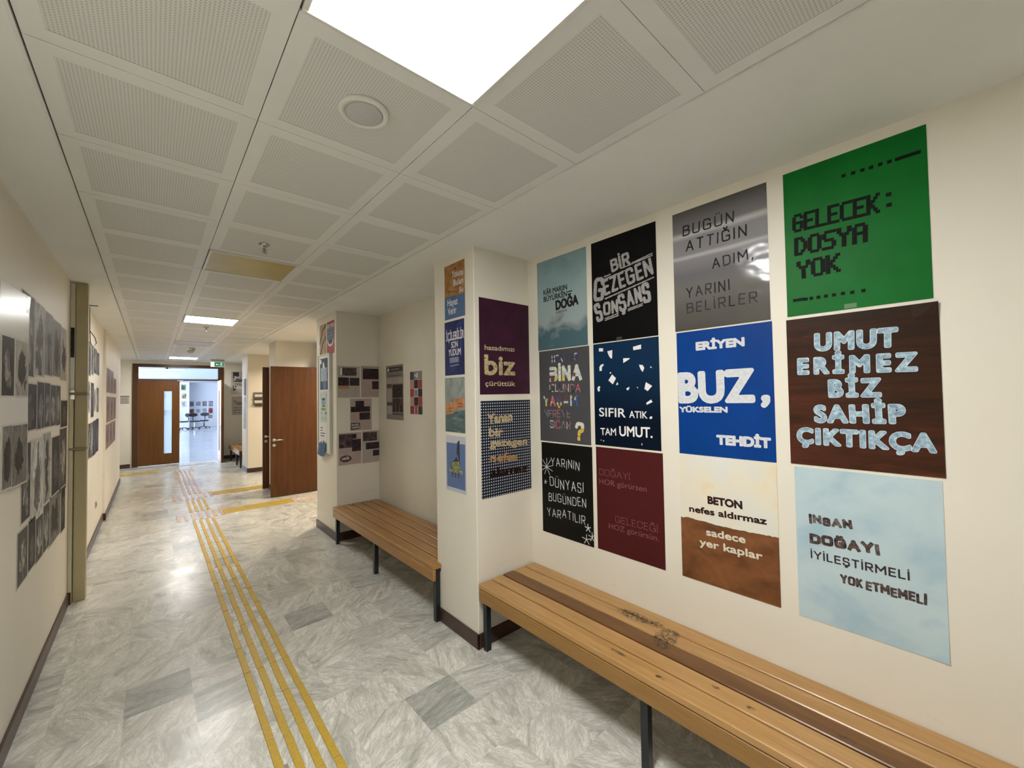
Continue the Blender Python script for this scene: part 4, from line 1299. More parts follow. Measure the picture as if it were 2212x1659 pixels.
for pts in ([(.075, -.118), (.098, -.118), (.09, -.155), (.072, -.15)], [(.078, -.118), (.05, -.125), (.044, -.145), (.052, -.147), (.058, -.132), (.078, -.128)],
            [(.095, -.12), (.118, -.138), (.113, -.146), (.092, -.132)], [(.074, -.15), (.066, -.172), (.04, -.178), (.04, -.188), (.073, -.182), (.084, -.155)],
            [(.084, -.152), (.108, -.168), (.118, -.196), (.108, -.198), (.098, -.176), (.078, -.16)]):
    sg(pts)
mb.build('pictogram', face)

# ================================================================== BENCHES
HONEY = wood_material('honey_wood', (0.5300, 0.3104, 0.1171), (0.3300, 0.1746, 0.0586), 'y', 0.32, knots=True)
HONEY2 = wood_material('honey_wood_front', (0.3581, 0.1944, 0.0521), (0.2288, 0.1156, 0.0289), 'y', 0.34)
BROWN = wood_material('brown_wood', (0.1970, 0.0876, 0.0224), (0.0930, 0.0359, 0.0086), 'y', 0.32, knots=True)
HONEYB = wood_material('orange_wood', (0.4536, 0.2394, 0.0720), (0.3024, 0.1476, 0.0403), 'y', 0.32)
BLACKSTEEL = plain('black_steel', (0.012, 0.014, 0.017), 0.35, noise=.2, nscale=40)


def bench(name, xf, xb, ya, yb, top, label, legs, mats, front, slats=5, bottom=.335):
    """slatted bench running along y from ya (far) down to yb (near); xf = front, xb = back"""
    cx = (xf + xb) / 2
    root = tag(empty(name, (cx, ya, 0)), label, 'bench', 'slatted wooden benches')
    h0, h1 = xf - cx, xb - cx
    ln = ya - yb
    w = (h1 - h0) / slats
    for i in range(slats):
        mb = MB()
        a, b = h0 + w * i + (.0 if i == 0 else .006), h0 + w * (i + 1) - (.006 if i < slats - 1 else 0)
        mb.box(a, -ln, top - .034, b, 0, top, mats[i], .004)
        mb.build('slat', root)
    mb = MB()
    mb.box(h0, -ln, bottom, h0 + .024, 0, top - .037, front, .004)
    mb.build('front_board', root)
    mb = MB()
    mb.box(h0 + .03, -ln + .02, top - .062, h0 + .06, -.02, top - .036, BLACKSTEEL)
    mb.box(h1 - .06, -ln + .02, top - .062, h1 - .03, -.02, top - .036, BLACKSTEEL)
    for y in legs:
        mb.box(h0 + .06, y - ya - .02, top - .062, h1 - .06, y - ya + .02, top - .036, BLACKSTEEL)
    mb.build('frame', root)
    for y in legs:
        for (a, b) in ((h0 + .026, h0 + .066), (h1 - .066, h1 - .026)):
            mb = MB()
            mb.box(a, y - ya - .02, .0, b, y - ya + .02, top - .036, BLACKSTEEL, .002)
            mb.build('leg', root)
    return root


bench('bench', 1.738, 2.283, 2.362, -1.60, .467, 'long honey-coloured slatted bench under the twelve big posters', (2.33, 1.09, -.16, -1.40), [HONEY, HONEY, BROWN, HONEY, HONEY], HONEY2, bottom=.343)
bench('bench', 1.672, 2.236, 5.268, 2.872, .452, 'shorter slatted bench between the two columns', (5.235, 4.09, 2.90), [HONEYB, HONEYB, HONEYB, HONEYB, HONEYB], HONEYB, bottom=.328)
bench('bench', 1.69, 2.255, 14.55, 12.66, .455, 'wooden bench half hidden behind the far column, by the double door', (14.45, 13.35, 12.7), [HONEYB] * 5, HONEYB, bottom=.33)

# ================================================================== TACTILE PAVING
YEL = plain('yellow_tactile', (0.5610, 0.3700, 0.0434), 0.45, noise=.10, nscale=60, bump=.15)
BRASS = plain('brass_tactile', (0.50, 0.33, 0.19), 0.35, noise=.12, nscale=50)
BRASS2 = plain('pale_brass_tactile', (0.60, 0.42, 0.27), 0.35, noise=.12, nscale=50)
ROWS = [.4735, .5495, .6250, .7010]
RN = ['leftmost', 'second from left', 'third from left', 'rightmost']


def bar_mesh(name, L, W, m, H=.006):
    mb = MB()
    mb.box(-W / 2, -L / 2, 0, W / 2, L / 2, H, m, .0022)
    return mb.build(name)


def bars(proto_args, spots, name='tactile_bar'):
    proto = bar_mesh(name, *proto_args)
    for i, (x, y, rz, label, group) in enumerate(spots):
        o = proto if i == 0 else proto.copy()
        if i:
            COL.objects.link(o)
        o.location = (x, y, 0)
        o.rotation_euler = (0, 0, rz)
        tag(o, label, 'tactile strip', group)


PB = .3482
rng = random.Random(4)
main = []
for r, x in enumerate(ROWS):
    y = 7.735 - PB / 2
    while y > .3:
        main.append((x + rng.uniform(-.001, .001), y + rng.uniform(-.003, .003), rng.uniform(-.004, .004),
                     'yellow floor bar in the %s row before the first crossing' % RN[r], 'yellow tactile bars from the camera to the first crossing'))
        y -= PB
bars((PB - .007, .037, YEL), main)
mid = []
for r, x in enumerate(ROWS):
    for k in range(3):
        mid.append((x, 9.34 - PB * (k + .5) + .02, 0, 'raised yellow bar in the %s row between the two crossings' % RN[r], 'yellow tactile bars between the two crossings'))
bars((PB - .006, .040, YEL), mid)
far = []
for r, x in enumerate(ROWS):
    for k in range(9):
        far.append((x, 13.06 - PB * (k + .5), 0, 'dull brown-yellow bar in the %s row leading to the double door' % RN[r], 'tactile bars leading to the double door'))
bars((PB - .006, .042, BRASS), far)
side = []
for k in range(3):
    for j in range(4):
        side.append((.845 + .34 * (k + .5), 7.89 + .083 * j, math.pi / 2, 'yellow bar in the near branch of the floor strip towards the near brown door', 'bars of the near side branch'))
for k in range(3):
    for j in range(4):
        side.append((.85 + .34 * (k + .5), 9.56 + .083 * j, math.pi / 2, 'yellow bar in the far branch of the floor strip towards the far brown door', 'bars of the far side branch'))
for k in range(2):
    for j in range(4):
        side.append((.10 - .34 * (k + .5), 13.50 + .078 * j, math.pi / 2, 'dull yellow bar in the branch to the left before the double door', 'bars of the left branch'))
bars((.335, .062, YEL), side)
cross = []
for (ya, yb, nm) in ((7.77, 8.29, 'near'), (9.41, 9.95, 'far')):
    for k in range(7):
        cross.append((.306 + .089 * k, (ya + yb) / 2, 0, 'pale metal bar of the %s crossing in the tactile strip' % nm, 'metal bars of the %s crossing' % nm))
for k in range(5):
    cross.append((.45 + .085 * k, 13.35, 0, 'pale metal bar of the crossing just before the double door', 'metal bars before the double door'))
bars((.50, .042, BRASS2), cross, 'tactile_bar')
STUD = plain('dark_stud', (0.10, 0.09, 0.10), 0.3, 0.6)
mb = MB()
mb.lathe([(.026, 0), (.024, .004), (.014, .006)], STUD, 12)
st = mb.build('tactile_stud')
for k in range(12):
    o = st if k == 0 else st.copy()
    if k: COL.objects.link(o)
    o.location = (.60 + .062 * k, 14.36, 0)
    tag(o, 'dark round stud in the row along the double door threshold', 'tactile stud', 'dark studs at the double door')
mb = MB()
mb.lathe([(.020, 0), (.018, .004), (.010, .006)], BRASS2, 12)
st = mb.build('tactile_stud')
n = 0
for a in range(7):
    for b in range(7):
        o = st if n == 0 else st.copy()
        if n: COL.objects.link(o)
        n += 1
        o.location = (1.93 + .082 * a, 7.74 + .082 * b, 0)
        tag(o, 'small brass stud in the square patch before the near brown door', 'tactile stud', 'brass studs before the near brown door')

# ================================================================== POSTERS ON THE RIGHT
BLACK = plain('print_black', (0.008, 0.008, 0.008), 0.42)
INK = plain('print_soft_black', (0.018, 0.017, 0.018), 0.45, noise=.5, nscale=60)
WHITE = plain('print_white', (0.80, 0.80, 0.80), 0.45)
PAPER = plain('white_paper', (0.78, 0.76, 0.73), 0.5)
GB = 'big posters on the recess wall'


def d(k): return DATA[k][6]
def W(k): return DATA[k][4]
def H(k): return DATA[k][5]
def polys(k): return DATA[k][7]


# 1 grey-blue sky
m = art_material('sky_smoke_print', [(.30, hexc('4c676f')), (.42, hexc('9ba6a8')), (.55, hexc('96adb0')), (.8, hexc('7b989f'))], (5, 7, 1), 1, 6, .6, (H('kar'), .55), seed=2)
o = sheet('kar', 'poster', m, 'grey-blue cloudy poster with small black lettering KÂR MARJIN BÜYÜRKEN DOĞA', group=GB)
lines(o, *[lambda mb, l=l, b=b: font_text(mb, l, INK, b) for l, b in zip(d('kar'), (.03, .03, .06, .02))])
a = d('kar')[1]
art(o, 'printed_dash', lambda mb: rect(mb, a[3] + .004, a[4] + .028, a[3] + .05, a[4] + .036, INK, .0009))

# 2 black poster lettered in little keys
m, nt, b = new_mat('key_caps_print')
br = nt.nodes.new('ShaderNodeTexBrick')
br.inputs['Color1'].default_value = (.66, .65, .64, 1)
br.inputs['Color2'].default_value = (.46, .45, .45, 1)
br.inputs['Mortar'].default_value = (.03, .03, .03, 1)
br.inputs['Scale'].default_value = 1
br.inputs['Brick Width'].default_value = .0085
br.inputs['Row Height'].default_value = .0065
br.inputs['Mortar Size'].default_value = .0009
nt.links.new(obj_coord(nt), br.inputs['Vector'])
nt.links.new(br.outputs['Color'], b.inputs['Base Color'])
b.inputs['Roughness'].default_value = .45
KEYS = m
o = sheet('bir', 'poster', plain('black_print_sheet', (.004, .004, .004), .36), 'black poster with white hand-built lettering BİR GEZEGEN SON ŞANS', group=GB)
L = d('bir')
def bl(*ks):
    return lambda mb: [stroke_text(mb, L[k], KEYS, .20 if L[k][5] < .1 else .17, gap=.12, z=.0009 + .00003 * k) for k in ks]
lines(o, bl(0), bl(1, 2), bl(3, 4), bl(5, 6, 7))
for p in polys('bir'):
    art(o, 'printed_rule', lambda mb: flat(mb, p, KEYS, .0013))

# 3 charcoal poster, paper collage letters
cm = {k: plain('collage_' + k, c, .5, noise=.25, nscale=60) for k, c in dict(cream=(.62, .62, .55), yellow=(.62, .46, .08), navy=(.045, .05, .13), pink=(.50, .14, .18), blue=(.05, .10, .28), pale=(.45, .56, .58), black=(.02, .02, .02), grey=(.22, .22, .23), maroon=(.16, .06, .07)).items()}
o = sheet('heryer', 'poster', plain('charcoal_sheet', (.072, .072, .078), .45), 'charcoal poster with coloured collage lettering HER YER BİNA OLUNCA', group=GB)
def f():
    L = d('heryer')
    P = [['navy', 'navy', 'grey', 'cream', 'navy'], ['cream', 'cream', 'pale', 'yellow', 'cream', 'maroon'], ['grey', 'cream', 'pink', 'grey', 'navy', 'black'], ['blue', 'navy', 'yellow', 'pink', 'grey', 'pale', 'maroon'],
         ['navy', 'grey', 'pink', 'grey', 'navy'], ['navy', 'grey', 'pink', 'cream', 'navy'], ['yellow', 'cream', 'yellow']]
    wt = [.15, .24, .11, .20, .10, .11, .20]
    for i, l in enumerate(L):
        art(o, 'lettering', lambda mb: stroke_text(mb, l, cm['grey'], wt[i], gap=.2 if i != 1 else .12, mats=[cm[c] for c in P[i]], seed=11 + i, per='stroke', split=2 if i in (1, 3) else 1, jitter=.03, cap='butt'))
f()

# 4 dark blue with scattered white pieces
m = art_material('deep_blue_print', [(.3, hexc('041122')), (.7, hexc('0e2b48'))], (2, 2, 1), 1, 3, .2, (H('sifir'), .75), rough=.4)
o = sheet('sifir', 'poster', m, 'dark blue poster with scattered white scraps and lettering SIFIR ATIK, TAM UMUT.', group=GB)
L = d('sifir')
lines(o, lambda mb: font_text(mb, L[0], WHITE, .02), lambda mb: font_text(mb, L[1], WHITE, .02), lambda mb: stroke_text(mb, L[2], WHITE, .5),
      lambda mb: font_text(mb, L[3], WHITE, .02), lambda mb: font_text(mb, L[4], WHITE, .03))
for p in polys('sifir'):
    art(o, 'white_scrap', lambda mb: flat(mb, p, WHITE, .0012))

# 5 black, white chalk letters and stars
CHALK = plain('chalk_white', (.62, .64, .62), .6, noise=.3, nscale=200)
o = sheet('yarinin', 'poster', plain('black_chalk_sheet', (.006, .006, .005), .5), 'black poster with thin white chalk letters YARININ DÜNYASI and drawn stars', group=GB)
lines(o, *[lambda mb, l=l, i=i: stroke_text(mb, l, CHALK, .085, jitter=.12, tilt=.10, gap=.30, seed=5 + i) for i, l in enumerate(d('yarinin'))])
def f():
    rg = random.Random(3)
    for p, n_, w in zip(polys('yarinin'), (9, 5, 5, 5, 5), (.0022, .0026, .0034, .0028, .0028)):
        c, e = p
        rad = math.hypot(e[0] - c[0], e[1] - c[1])
        S = [([c, (c[0] + .0005, c[1])], True)]
        for k in range(n_):
            a = k * 2 * math.pi / n_ + rg.uniform(-.12, .12) + 1.6
            q = rad * rg.uniform(.8, 1.05)
            x = min(max(c[0] + q * math.cos(a), .004), W('yarinin') - .004)
            S.append(([c, (x, c[1] + q * math.sin(a))], True))
        art(o, 'drawn_star', lambda mb: fill_strokes(mb, S, w, .0009, CHALK))
f()

# 6 maroon with embossed lettering
MAROON = plain('maroon_sheet', (.072, .0115, .0125), .45, noise=.12, nscale=300)
EMB = plain('maroon_emboss', (.24, .080, .085), .5, noise=.4, nscale=240)
EMBD = plain('maroon_emboss_dark', (.030, .005, .008), .5)
o = sheet('dogayi', 'poster', MAROON, 'maroon poster with faint embossed lettering DOĞAYI HOR görürsen', group=GB)
def dg(l):
    k = (l[0], l[1] + .0015, l[2] - .0022, l[3] + .0015, l[4] - .0022, l[5])
    if l[0].isupper():
        return lambda mb: [stroke_text(mb, k, EMBD, .11, serif=True, z=.0006), stroke_text(mb, l, EMB, .09, serif=True)]
    return lambda mb: [font_text(mb, k, EMBD, .012, z=.0006), font_text(mb, l, EMB, .008)]
lines(o, *[dg(l) for l in d('dogayi')])

# 7 brushed metal sheet with smeared dark letters
m, nt, b = new_mat('brushed_metal_print')
v = obj_coord(nt)
s = sep(nt, v)
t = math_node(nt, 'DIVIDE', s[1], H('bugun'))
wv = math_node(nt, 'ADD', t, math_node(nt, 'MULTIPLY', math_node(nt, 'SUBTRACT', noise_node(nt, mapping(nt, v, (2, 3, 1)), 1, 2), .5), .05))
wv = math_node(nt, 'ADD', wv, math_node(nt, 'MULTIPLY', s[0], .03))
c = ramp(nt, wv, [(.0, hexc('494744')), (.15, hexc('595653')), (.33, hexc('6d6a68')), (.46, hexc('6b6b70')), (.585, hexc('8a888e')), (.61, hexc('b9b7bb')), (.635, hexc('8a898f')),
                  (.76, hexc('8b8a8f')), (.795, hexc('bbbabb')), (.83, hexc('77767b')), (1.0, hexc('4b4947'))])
nt.links.new(c, b.inputs['Base Color'])
b.inputs['Roughness'].default_value = .13
b.inputs['Coat Weight'].default_value = .6
b.inputs['Coat Roughness'].default_value = .06
bp = nt.nodes.new('ShaderNodeBump')
bp.inputs['Strength'].default_value = .25
bp.inputs['Distance'].default_value = .02
nt.links.new(noise_node(nt, mapping(nt, v, (5, 7, 1)), 1, 2), bp.inputs['Height'])
nt.links.new(bp.outputs['Normal'], b.inputs['Normal'])
nt.links.new(bp.outputs['Normal'], b.inputs['Coat Normal'])
SMEAR = plain('smeared_dark_ink', (.018, .015, .015), .45, noise=.55, nscale=40)
SMEAR2 = plain('smeared_grey_ink', (.034, .031, .031), .45, noise=.5, nscale=40)
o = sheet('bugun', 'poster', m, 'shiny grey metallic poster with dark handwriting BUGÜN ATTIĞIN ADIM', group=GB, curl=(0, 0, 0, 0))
def f():
    for i, l in enumerate(d('bugun')):
        art(o, 'lettering', lambda mb: stroke_text(mb, l, SMEAR, .125 if i < 3 else .115, gap=.34, tilt=.05, jitter=.02, seed=31 + i, mats=[SMEAR, SMEAR, SMEAR2] if i < 3 else [SMEAR, SMEAR2, SMEAR2], z=.0009))
f()

# 8 blue, plump white letters
m = plain('cobalt_sheet', (.0005, .043, .235), .42, noise=.08, nscale=6)
PLUMP = plain('plump_white_print', (.62, .64, .67), .45, noise=.10, nscale=60)
o = sheet('eriyen', 'poster', m, 'bright blue poster with plump white letters ERİYEN BUZ, YÜKSELEN TEHDİT', group=GB)
L = d('eriyen')
c = L[2]
x, y = (c[1] + c[3]) / 2, c[2] + .020
lines(o, lambda mb: font_text(mb, L[0], PLUMP, .085), lambda mb: font_text(mb, L[1], PLUMP, .062, spacing=1.06),
      lambda mb: fill_strokes(mb, [([(x, y), (x + .0005, y)], True), (chaikin([(x + .004, y), (x + .007, y - .012), (x - .002, y - .026), (x - .008, y - .032)]), True), (chaikin([(x - .006, y), (x - .006, y + .004), (x + .006, y + .004)]), True)], .0145, .0009, PLUMP),
      lambda mb: font_text(mb, L[3], PLUMP, .085), lambda mb: font_text(mb, L[4], PLUMP, .085))

# 9 earth below, pale sky above
m = art_material('pale_sky_print', [(.26, hexc('e3cda8')), (.38, hexc('e4dcc6')), (.55, hexc('dcdcd4')), (.75, hexc('dfe2e4'))], (3.2, 2.4, 1), 1, 3, .4, seed=6)
EARTH = art_material('brown_earth_print', [(.25, hexc('573722')), (.45, hexc('71492c')), (.62, hexc('835635')), (.8, hexc('8c5c3b'))], (7, 9, 1), 1, 6, .6, seed=4)
CREAM = plain('print_cream', (.68, .64, .52), .5, noise=.1, nscale=200)
DKB = plain('print_dark_brown', (.035, .014, .012), .5)
o = sheet('beton', 'poster', m, 'poster of pale sky over brown earth lettered BETON nefes aldırmaz', group=GB)
def f(mb):
    p = polys('beton')[0]
    rg = random.Random(2)
    w = W('beton')
    e = []
    for a, b_ in zip(p[:-1], p[1:]):
        for k in range(6):
            q = k / 6
            e.append((a[0] + (b_[0] - a[0]) * q, a[1] + (b_[1] - a[1]) * q + rg.uniform(-.0022, .0022)))
    e = [(min(max(x, 0.0004), w - .0004), y) for x, y in e] + [(w - .0004, p[-1][1])]
    for a, b_ in zip(e[:-1], e[1:]):
        if b_[0] > a[0]:
            flat(mb, [(a[0], .0004), (b_[0], .0004), b_, a], EARTH, .0004)
art(o, 'printed_earth', f)
lines(o, *[lambda mb, l=l, a=a: font_text(mb, l, a[0], a[1]) for l, a in zip(d('beton'), ((DKB, .065), (DKB, .055), (CREAM, .045), (CREAM, .045)))])

# 10 green, pixel lettering
m = plain('green_sheet', (.002, .140, .017), .45, noise=.10, nscale=5)
PX = plain('pixel_ink', (.004, .006, .004), .6, noise=.5, nscale=160)
o = sheet('gelecek', 'poster', m, 'green poster with black pixel lettering GELECEK: DOSYA YOK', group=GB)
L = d('gelecek')
c = L[1]
lines(o, lambda mb: [pixel_text(mb, L[0], PX)] + [rect(mb, c[1], c[2] + k * .044 + .001, c[3], c[2] + k * .044 + .017, PX, .0009) for k in (0, 1)],
      lambda mb: pixel_text(mb, L[2], PX), lambda mb: pixel_text(mb, L[3], PX))
for p in polys('gelecek'):
    a, b_, h = p[0], p[-1], .0072
    art(o, 'pixel_dash', lambda mb: rect(mb, a[0] - h, a[1] - h, b_[0] + h, a[1] + h, PX, .0009))

# 11 dark wood with ice letters
m, nt, b = new_mat('dark_wood_print')
v = obj_coord(nt)
n1 = noise_node(nt, mapping(nt, v, (3, 22, 1)), 1.2, 6, .65, 1.0)
yv = math_node(nt, 'DIVIDE', sep(nt, v)[1], H('umut'))
xv = math_node(nt, 'DIVIDE', sep(nt, v)[0], W('umut'))
n1 = math_node(nt, 'ADD', n1, math_node(nt, 'MULTIPLY', math_node(nt, 'ADD', yv, math_node(nt, 'MULTIPLY', xv, .4)), -.28))
nt.links.new(ramp(nt, n1, [(.10, hexc('2c1d14')), (.33, hexc('3d2316')), (.5, hexc('50291d')), (.7, hexc('683c2e'))]), b.inputs['Base Color'])
b.inputs['Roughness'].default_value = .3
o = sheet('umut', 'poster', m, 'dark brown wood-grain poster with icy letters UMUT ERİMEZ BİZ SAHİP ÇIKTIKÇA', group=GB, curl=(0, 0, .010, 0), lift=.0012)
ICE = art_material('ice_print', [(.3, hexc('7089a0')), (.5, hexc('98b3c4')), (.62, hexc('b3cbd6')), (.8, hexc('d5e4ea'))], (60, 60, 1), 1, 4, .3, seed=1)
ICER = plain('ice_rim_print', (.62, .72, .78), .4)
def f():
    for i, l in enumerate(d('umut')):
        g = (1.16, 1.42, 1.30, 1.20, 1.16)[i]
        e = l[5] * .020
        art(o, 'lettering', lambda mb: [font_text(mb, l, ICER, .080, spacing=g), font_text(mb, (l[0], l[1] + e, l[2] + e, l[3] - e, l[4] + e, l[5] - 2 * e), ICE, .062, z=.0012, spacing=g)])
f()

# 12 pale blue sky
m = art_material('blue_sky_print', [(.30, hexc('a4bfcd')), (.48, hexc('b9ced5')), (.62, hexc('bfd3d8')), (.8, hexc('a2bfd3'))], (3.4, 4.2, 1), 1, 4, .3, seed=8)
COLL = plain('photo_collage_ink', (.085, .060, .055), .5, noise=.9, nscale=45)
COLL2 = plain('photo_collage_grey', (.13, .115, .11), .5, noise=.7, nscale=60)
o = sheet('insan', 'poster', m, 'pale sky-blue poster with dark collage lettering İNSAN DOĞAYI İYİLEŞTİRMELİ', group=GB, curl=(0, .004, 0, 0))
L = d('insan')
lines(o, lambda mb: stroke_text(mb, L[0], COLL, .29, gap=.10, mats=[COLL, COLL, COLL2], jitter=.10, tilt=.05, seed=3, cap='butt'),
      lambda mb: stroke_text(mb, L[1], COLL, .30, gap=.08, mats=[COLL, COLL, COLL2], jitter=.06, tilt=.04, seed=4, cap='butt'),
      lambda mb: stroke_text(mb, L[2], plain('insan_ink', (.05, .035, .04), .5), .17, gap=.20, cap='butt'),
      lambda mb: stroke_text(mb, L[3], COLL, .23, gap=.08, mats=[COLL], jitter=.09, tilt=.05, seed=6, cap='butt'))

# clear tape holding the posters up
TAPE = plain('clear_tape', (.55, .55, .50), .12)
TAPEG = plain('tape_on_black', (.045, .045, .045), .25)
TAPEN = plain('tape_on_green', (.10, .23, .11), .2)
tape_spots = (('bir', TAPEG, .19, .002, 'faint piece of clear tape at the bottom edge of the black BİR GEZEGEN poster'), ('gelecek', TAPEN, .215, .004, 'piece of clear tape at the bottom edge of the green poster'))
for key, mt, u, vv, lab in tape_spots:
    P, c, u0, z0 = DATA[key][:4]
    mb = MB()
    mb.box(0, 0, 0, .042, .020, .0003, mt)
    t = mb.build('tape_strip')
    t.matrix_world = frame_matrix(P, c, u0 + u, z0 + vv) @ Matrix.Translation((0, 0, .0006))
    tag(t, lab, 'tape', 'tape strips')

# ------------------------------------------------------------------ posters on the near column
o = sheet('hasad', 'poster', art_material('plum_print', [(.3, hexc('301a27')), (.6, hexc('462236')), (.8, hexc('572942'))], (3, 4, 1), 1, 3, .3, seed=3), 'dark plum poster lettered hasadımızı biz çürüttük on the near column side')
CAN = art_material('vegetable_collage_print', [(.25, hexc('2a1c22')), (.42, hexc('9b8a62')), (.55, hexc('c9bd92')), (.8, hexc('b8a45c'))], (70, 90, 1), 1, 4, .4, seed=5)
PC = plain('plum_cream', (.52, .44, .27), .5, noise=.3, nscale=90)
L = d('hasad')
lines(o, lambda mb: font_text(mb, L[0], PC, .03), lambda mb: font_text(mb, L[1], CAN, .045), lambda mb: font_text(mb, L[2], PC, .03))
m, nt, b = new_mat('checked_cloth_print')
s = sep(nt, obj_coord(nt))
k = 2 * math.pi / .0215
sx = math_node(nt, 'SINE', math_node(nt, 'MULTIPLY', s[0], k))
sy = math_node(nt, 'SINE', math_node(nt, 'MULTIPLY', s[1], k))
a = math_node(nt, 'GREATER_THAN', sx, .05)
b2 = math_node(nt, 'GREATER_THAN', sy, .05)
c = ramp(nt, math_node(nt, 'MULTIPLY', math_node(nt, 'ADD', a, b2), .5), [(.2, hexc('10131c')), (.5, hexc('1d2130')), (.8, hexc('b9bcc4'))])
nt.links.new(c, b.inputs['Base Color'])
b.inputs['Roughness'].default_value = .5
o = sheet('yanan', 'poster', m, 'black and white checked-cloth poster with bread-coloured lettering Yanan bir gezegen')
BREAD = art_material('bread_print', [(.3, hexc('7d6a4c')), (.5, hexc('b8a682')), (.75, hexc('d9cba9'))], (90, 90, 1), 1, 4, .3)
TOAST = art_material('toast_print', [(.3, hexc('6b4a2c')), (.5, hexc('a98158')), (.75, hexc('cdb48b'))], (90, 90, 1), 1, 4, .3)
BURN = art_material('burnt_print', [(.3, hexc('0c0807')), (.6, hexc('2a1a10')), (.85, hexc('5e4127'))], (60, 60, 1), 1, 4, .3)
lines(o, *[lambda mb, l=l, mt=mt: font_text(mb, l, mt, .06) for l, mt in zip(d('yanan'), (BREAD, BREAD, BREAD, TOAST, BURN))])

GC = 'narrow posters on the near column front'
m = art_material('brown_cracked_print', [(.3, hexc('8a6238')), (.5, hexc('a5784a')), (.8, hexc('b98c5d'))], (14, 14, 1), 1, 5, .3)
o = sheet('yolunu', 'poster', m, 'tan and blue poster lettered Yolunu Bulan Su Hayat Verir, topmost on the near column', group=GC)
BLUEP = plain('print_mid_blue', (.085, .155, .290), .45, noise=.08, nscale=20)
def f(mb):
    p = polys('yolunu')[0]
    w = W('yolunu')
    p = [(min(max(x, .0003), w - .0003), y) for x, y in p]
    for a, b_ in zip(p[:-1], p[1:]):
        flat(mb, [(a[0], .0003), (b_[0], .0003), b_, a], BLUEP, .0004)
    for q in ([(.02, .22), (.08, .33), (.15, .39)], [(.15, .39), (.19, .33), (.21, .24), (.18, .19)], [(.05, .22), (.17, .20)], [(.15, .39), (.20, .34)]):
        stroke_poly(mb, q, .002, .0004, DKB)
art(o, 'printed_picture', f)
PW = plain('print_lilac_white', (.66, .64, .68), .45)
lines(o, *[lambda mb, l=l: font_text(mb, l, PW, .03) for l in d('yolunu')])
m = art_material('navy_water_print', [(.35, hexc('1f2449')), (.55, hexc('2b3463')), (.72, hexc('3d4a7c')), (.85, hexc('8a90b0'))], (9, 5, 1), 1, 6, 1.2, seed=2)
o = sheet('icilebilir', 'poster', m, 'navy poster with white lettering İÇİLEBİLİR SON YUDUM, second down on the near column', group=GC)
PG = plain('print_bluegrey', (.22, .24, .33), .45)
lines(o, *[lambda mb, l=l: font_text(mb, l, PW, .025) for l in d('icilebilir')])
for p in polys('icilebilir'):
    art(o, 'printed_block', lambda mb: flat(mb, p, PG, .0009))
m = art_material('grey_sky_painting', [(.3, hexc('6c7a76')), (.5, hexc('8b9490')), (.75, hexc('a2a6a0'))], (10, 7, 1), 1, 4, .5)
o = sheet('gemi', 'poster', m, 'painted poster of two orange blocks on a stormy sea, third down on the near column', group=GC)
SEA = art_material('sea_painting', [(.3, hexc('34494b')), (.5, hexc('4c6468')), (.62, hexc('5d7779')), (.8, hexc('9fb0ad'))], (9, 30, 1), 1, 5, 1.0)
ORB = art_material('orange_block_painting', [(.3, hexc('a4683d')), (.6, hexc('c48a58')), (.8, hexc('d19c6b'))], (14, 14, 1), 1, 3, .3)
ORS = plain('orange_block_mark', (.28, .10, .05), .5)
def f(mb):
    w = W('gemi')
    p = [(min(max(x, .0003), w - .0003), y) for x, y in polys('gemi')[2]]
    for a, b_ in zip(p[:-1], p[1:]):
        flat(mb, [(a[0], .0003), (b_[0], .0003), b_, a], SEA, .0004)
    for q in polys('gemi')[:2]:
        flat(mb, [(min(x, w - .0004), y) for x, y in q], ORB, .0006)
        x0 = min(a[0] for a in q); x1 = max(a[0] for a in q); y0 = min(a[1] for a in q); y1 = max(a[1] for a in q)
        for r_ in (0.30, .52):
            stroke_poly(mb, [(x0 + (x1 - x0) * .42, y0 + (y1 - y0) * r_), (x0 + (x1 - x0) * .8, y0 + (y1 - y0) * (r_ + .03))], .006, .0008, ORS)
art(o, 'painted_picture', f)
o = sheet('catal', 'poster', plain('pale_lilac_sheet', (.52, .54, .60), .45), 'blue poster of a dark fork with green lettering, lowest on the near column', group=GC)
FORK = plain('fork_black', (.030, .025, .030), .5)
def f(mb):
    flat(mb, polys('catal')[0], plain('fork_blue', (.095, .160, .340), .45, noise=.08, nscale=8), .0004)
    q = polys('catal')[1]
    n_ = len(q)
    # handle, shoulders and the three tines as separate convex pieces
    P_ = lambda *i: flat(mb, [q[k] for k in i], FORK, .0007)
    P_(0, 1, 2, 3, 4, 19, 18)
    x0, x1 = q[15][0], q[4][0]
    yb, yt = q[13][1], q[16][1]
    rect(mb, x0, q[7][1] - .005, x1, yt + .01, FORK, .0007)
    flat(mb, [q[18], q[4], (x1, yt), (x0, yt), q[17]], FORK, .00075)
    w = (x1 - x0) / 7
    for k in range(3):
        a = x0 + w * (.6 + 2.4 * k)
        flat(mb, [(a, q[7][1]), (a + w, q[7][1]), (a + w * .8, yb - .018), (a + w * .2, yb - .018)], FORK, .0007)
art(o, 'printed_picture', f)
GL = plain('print_lime', (.40, .45, .16), .5)
lines(o, *[lambda mb, l=l: font_text(mb, l, GL, .05, z=.0011) for l in d('catal')])

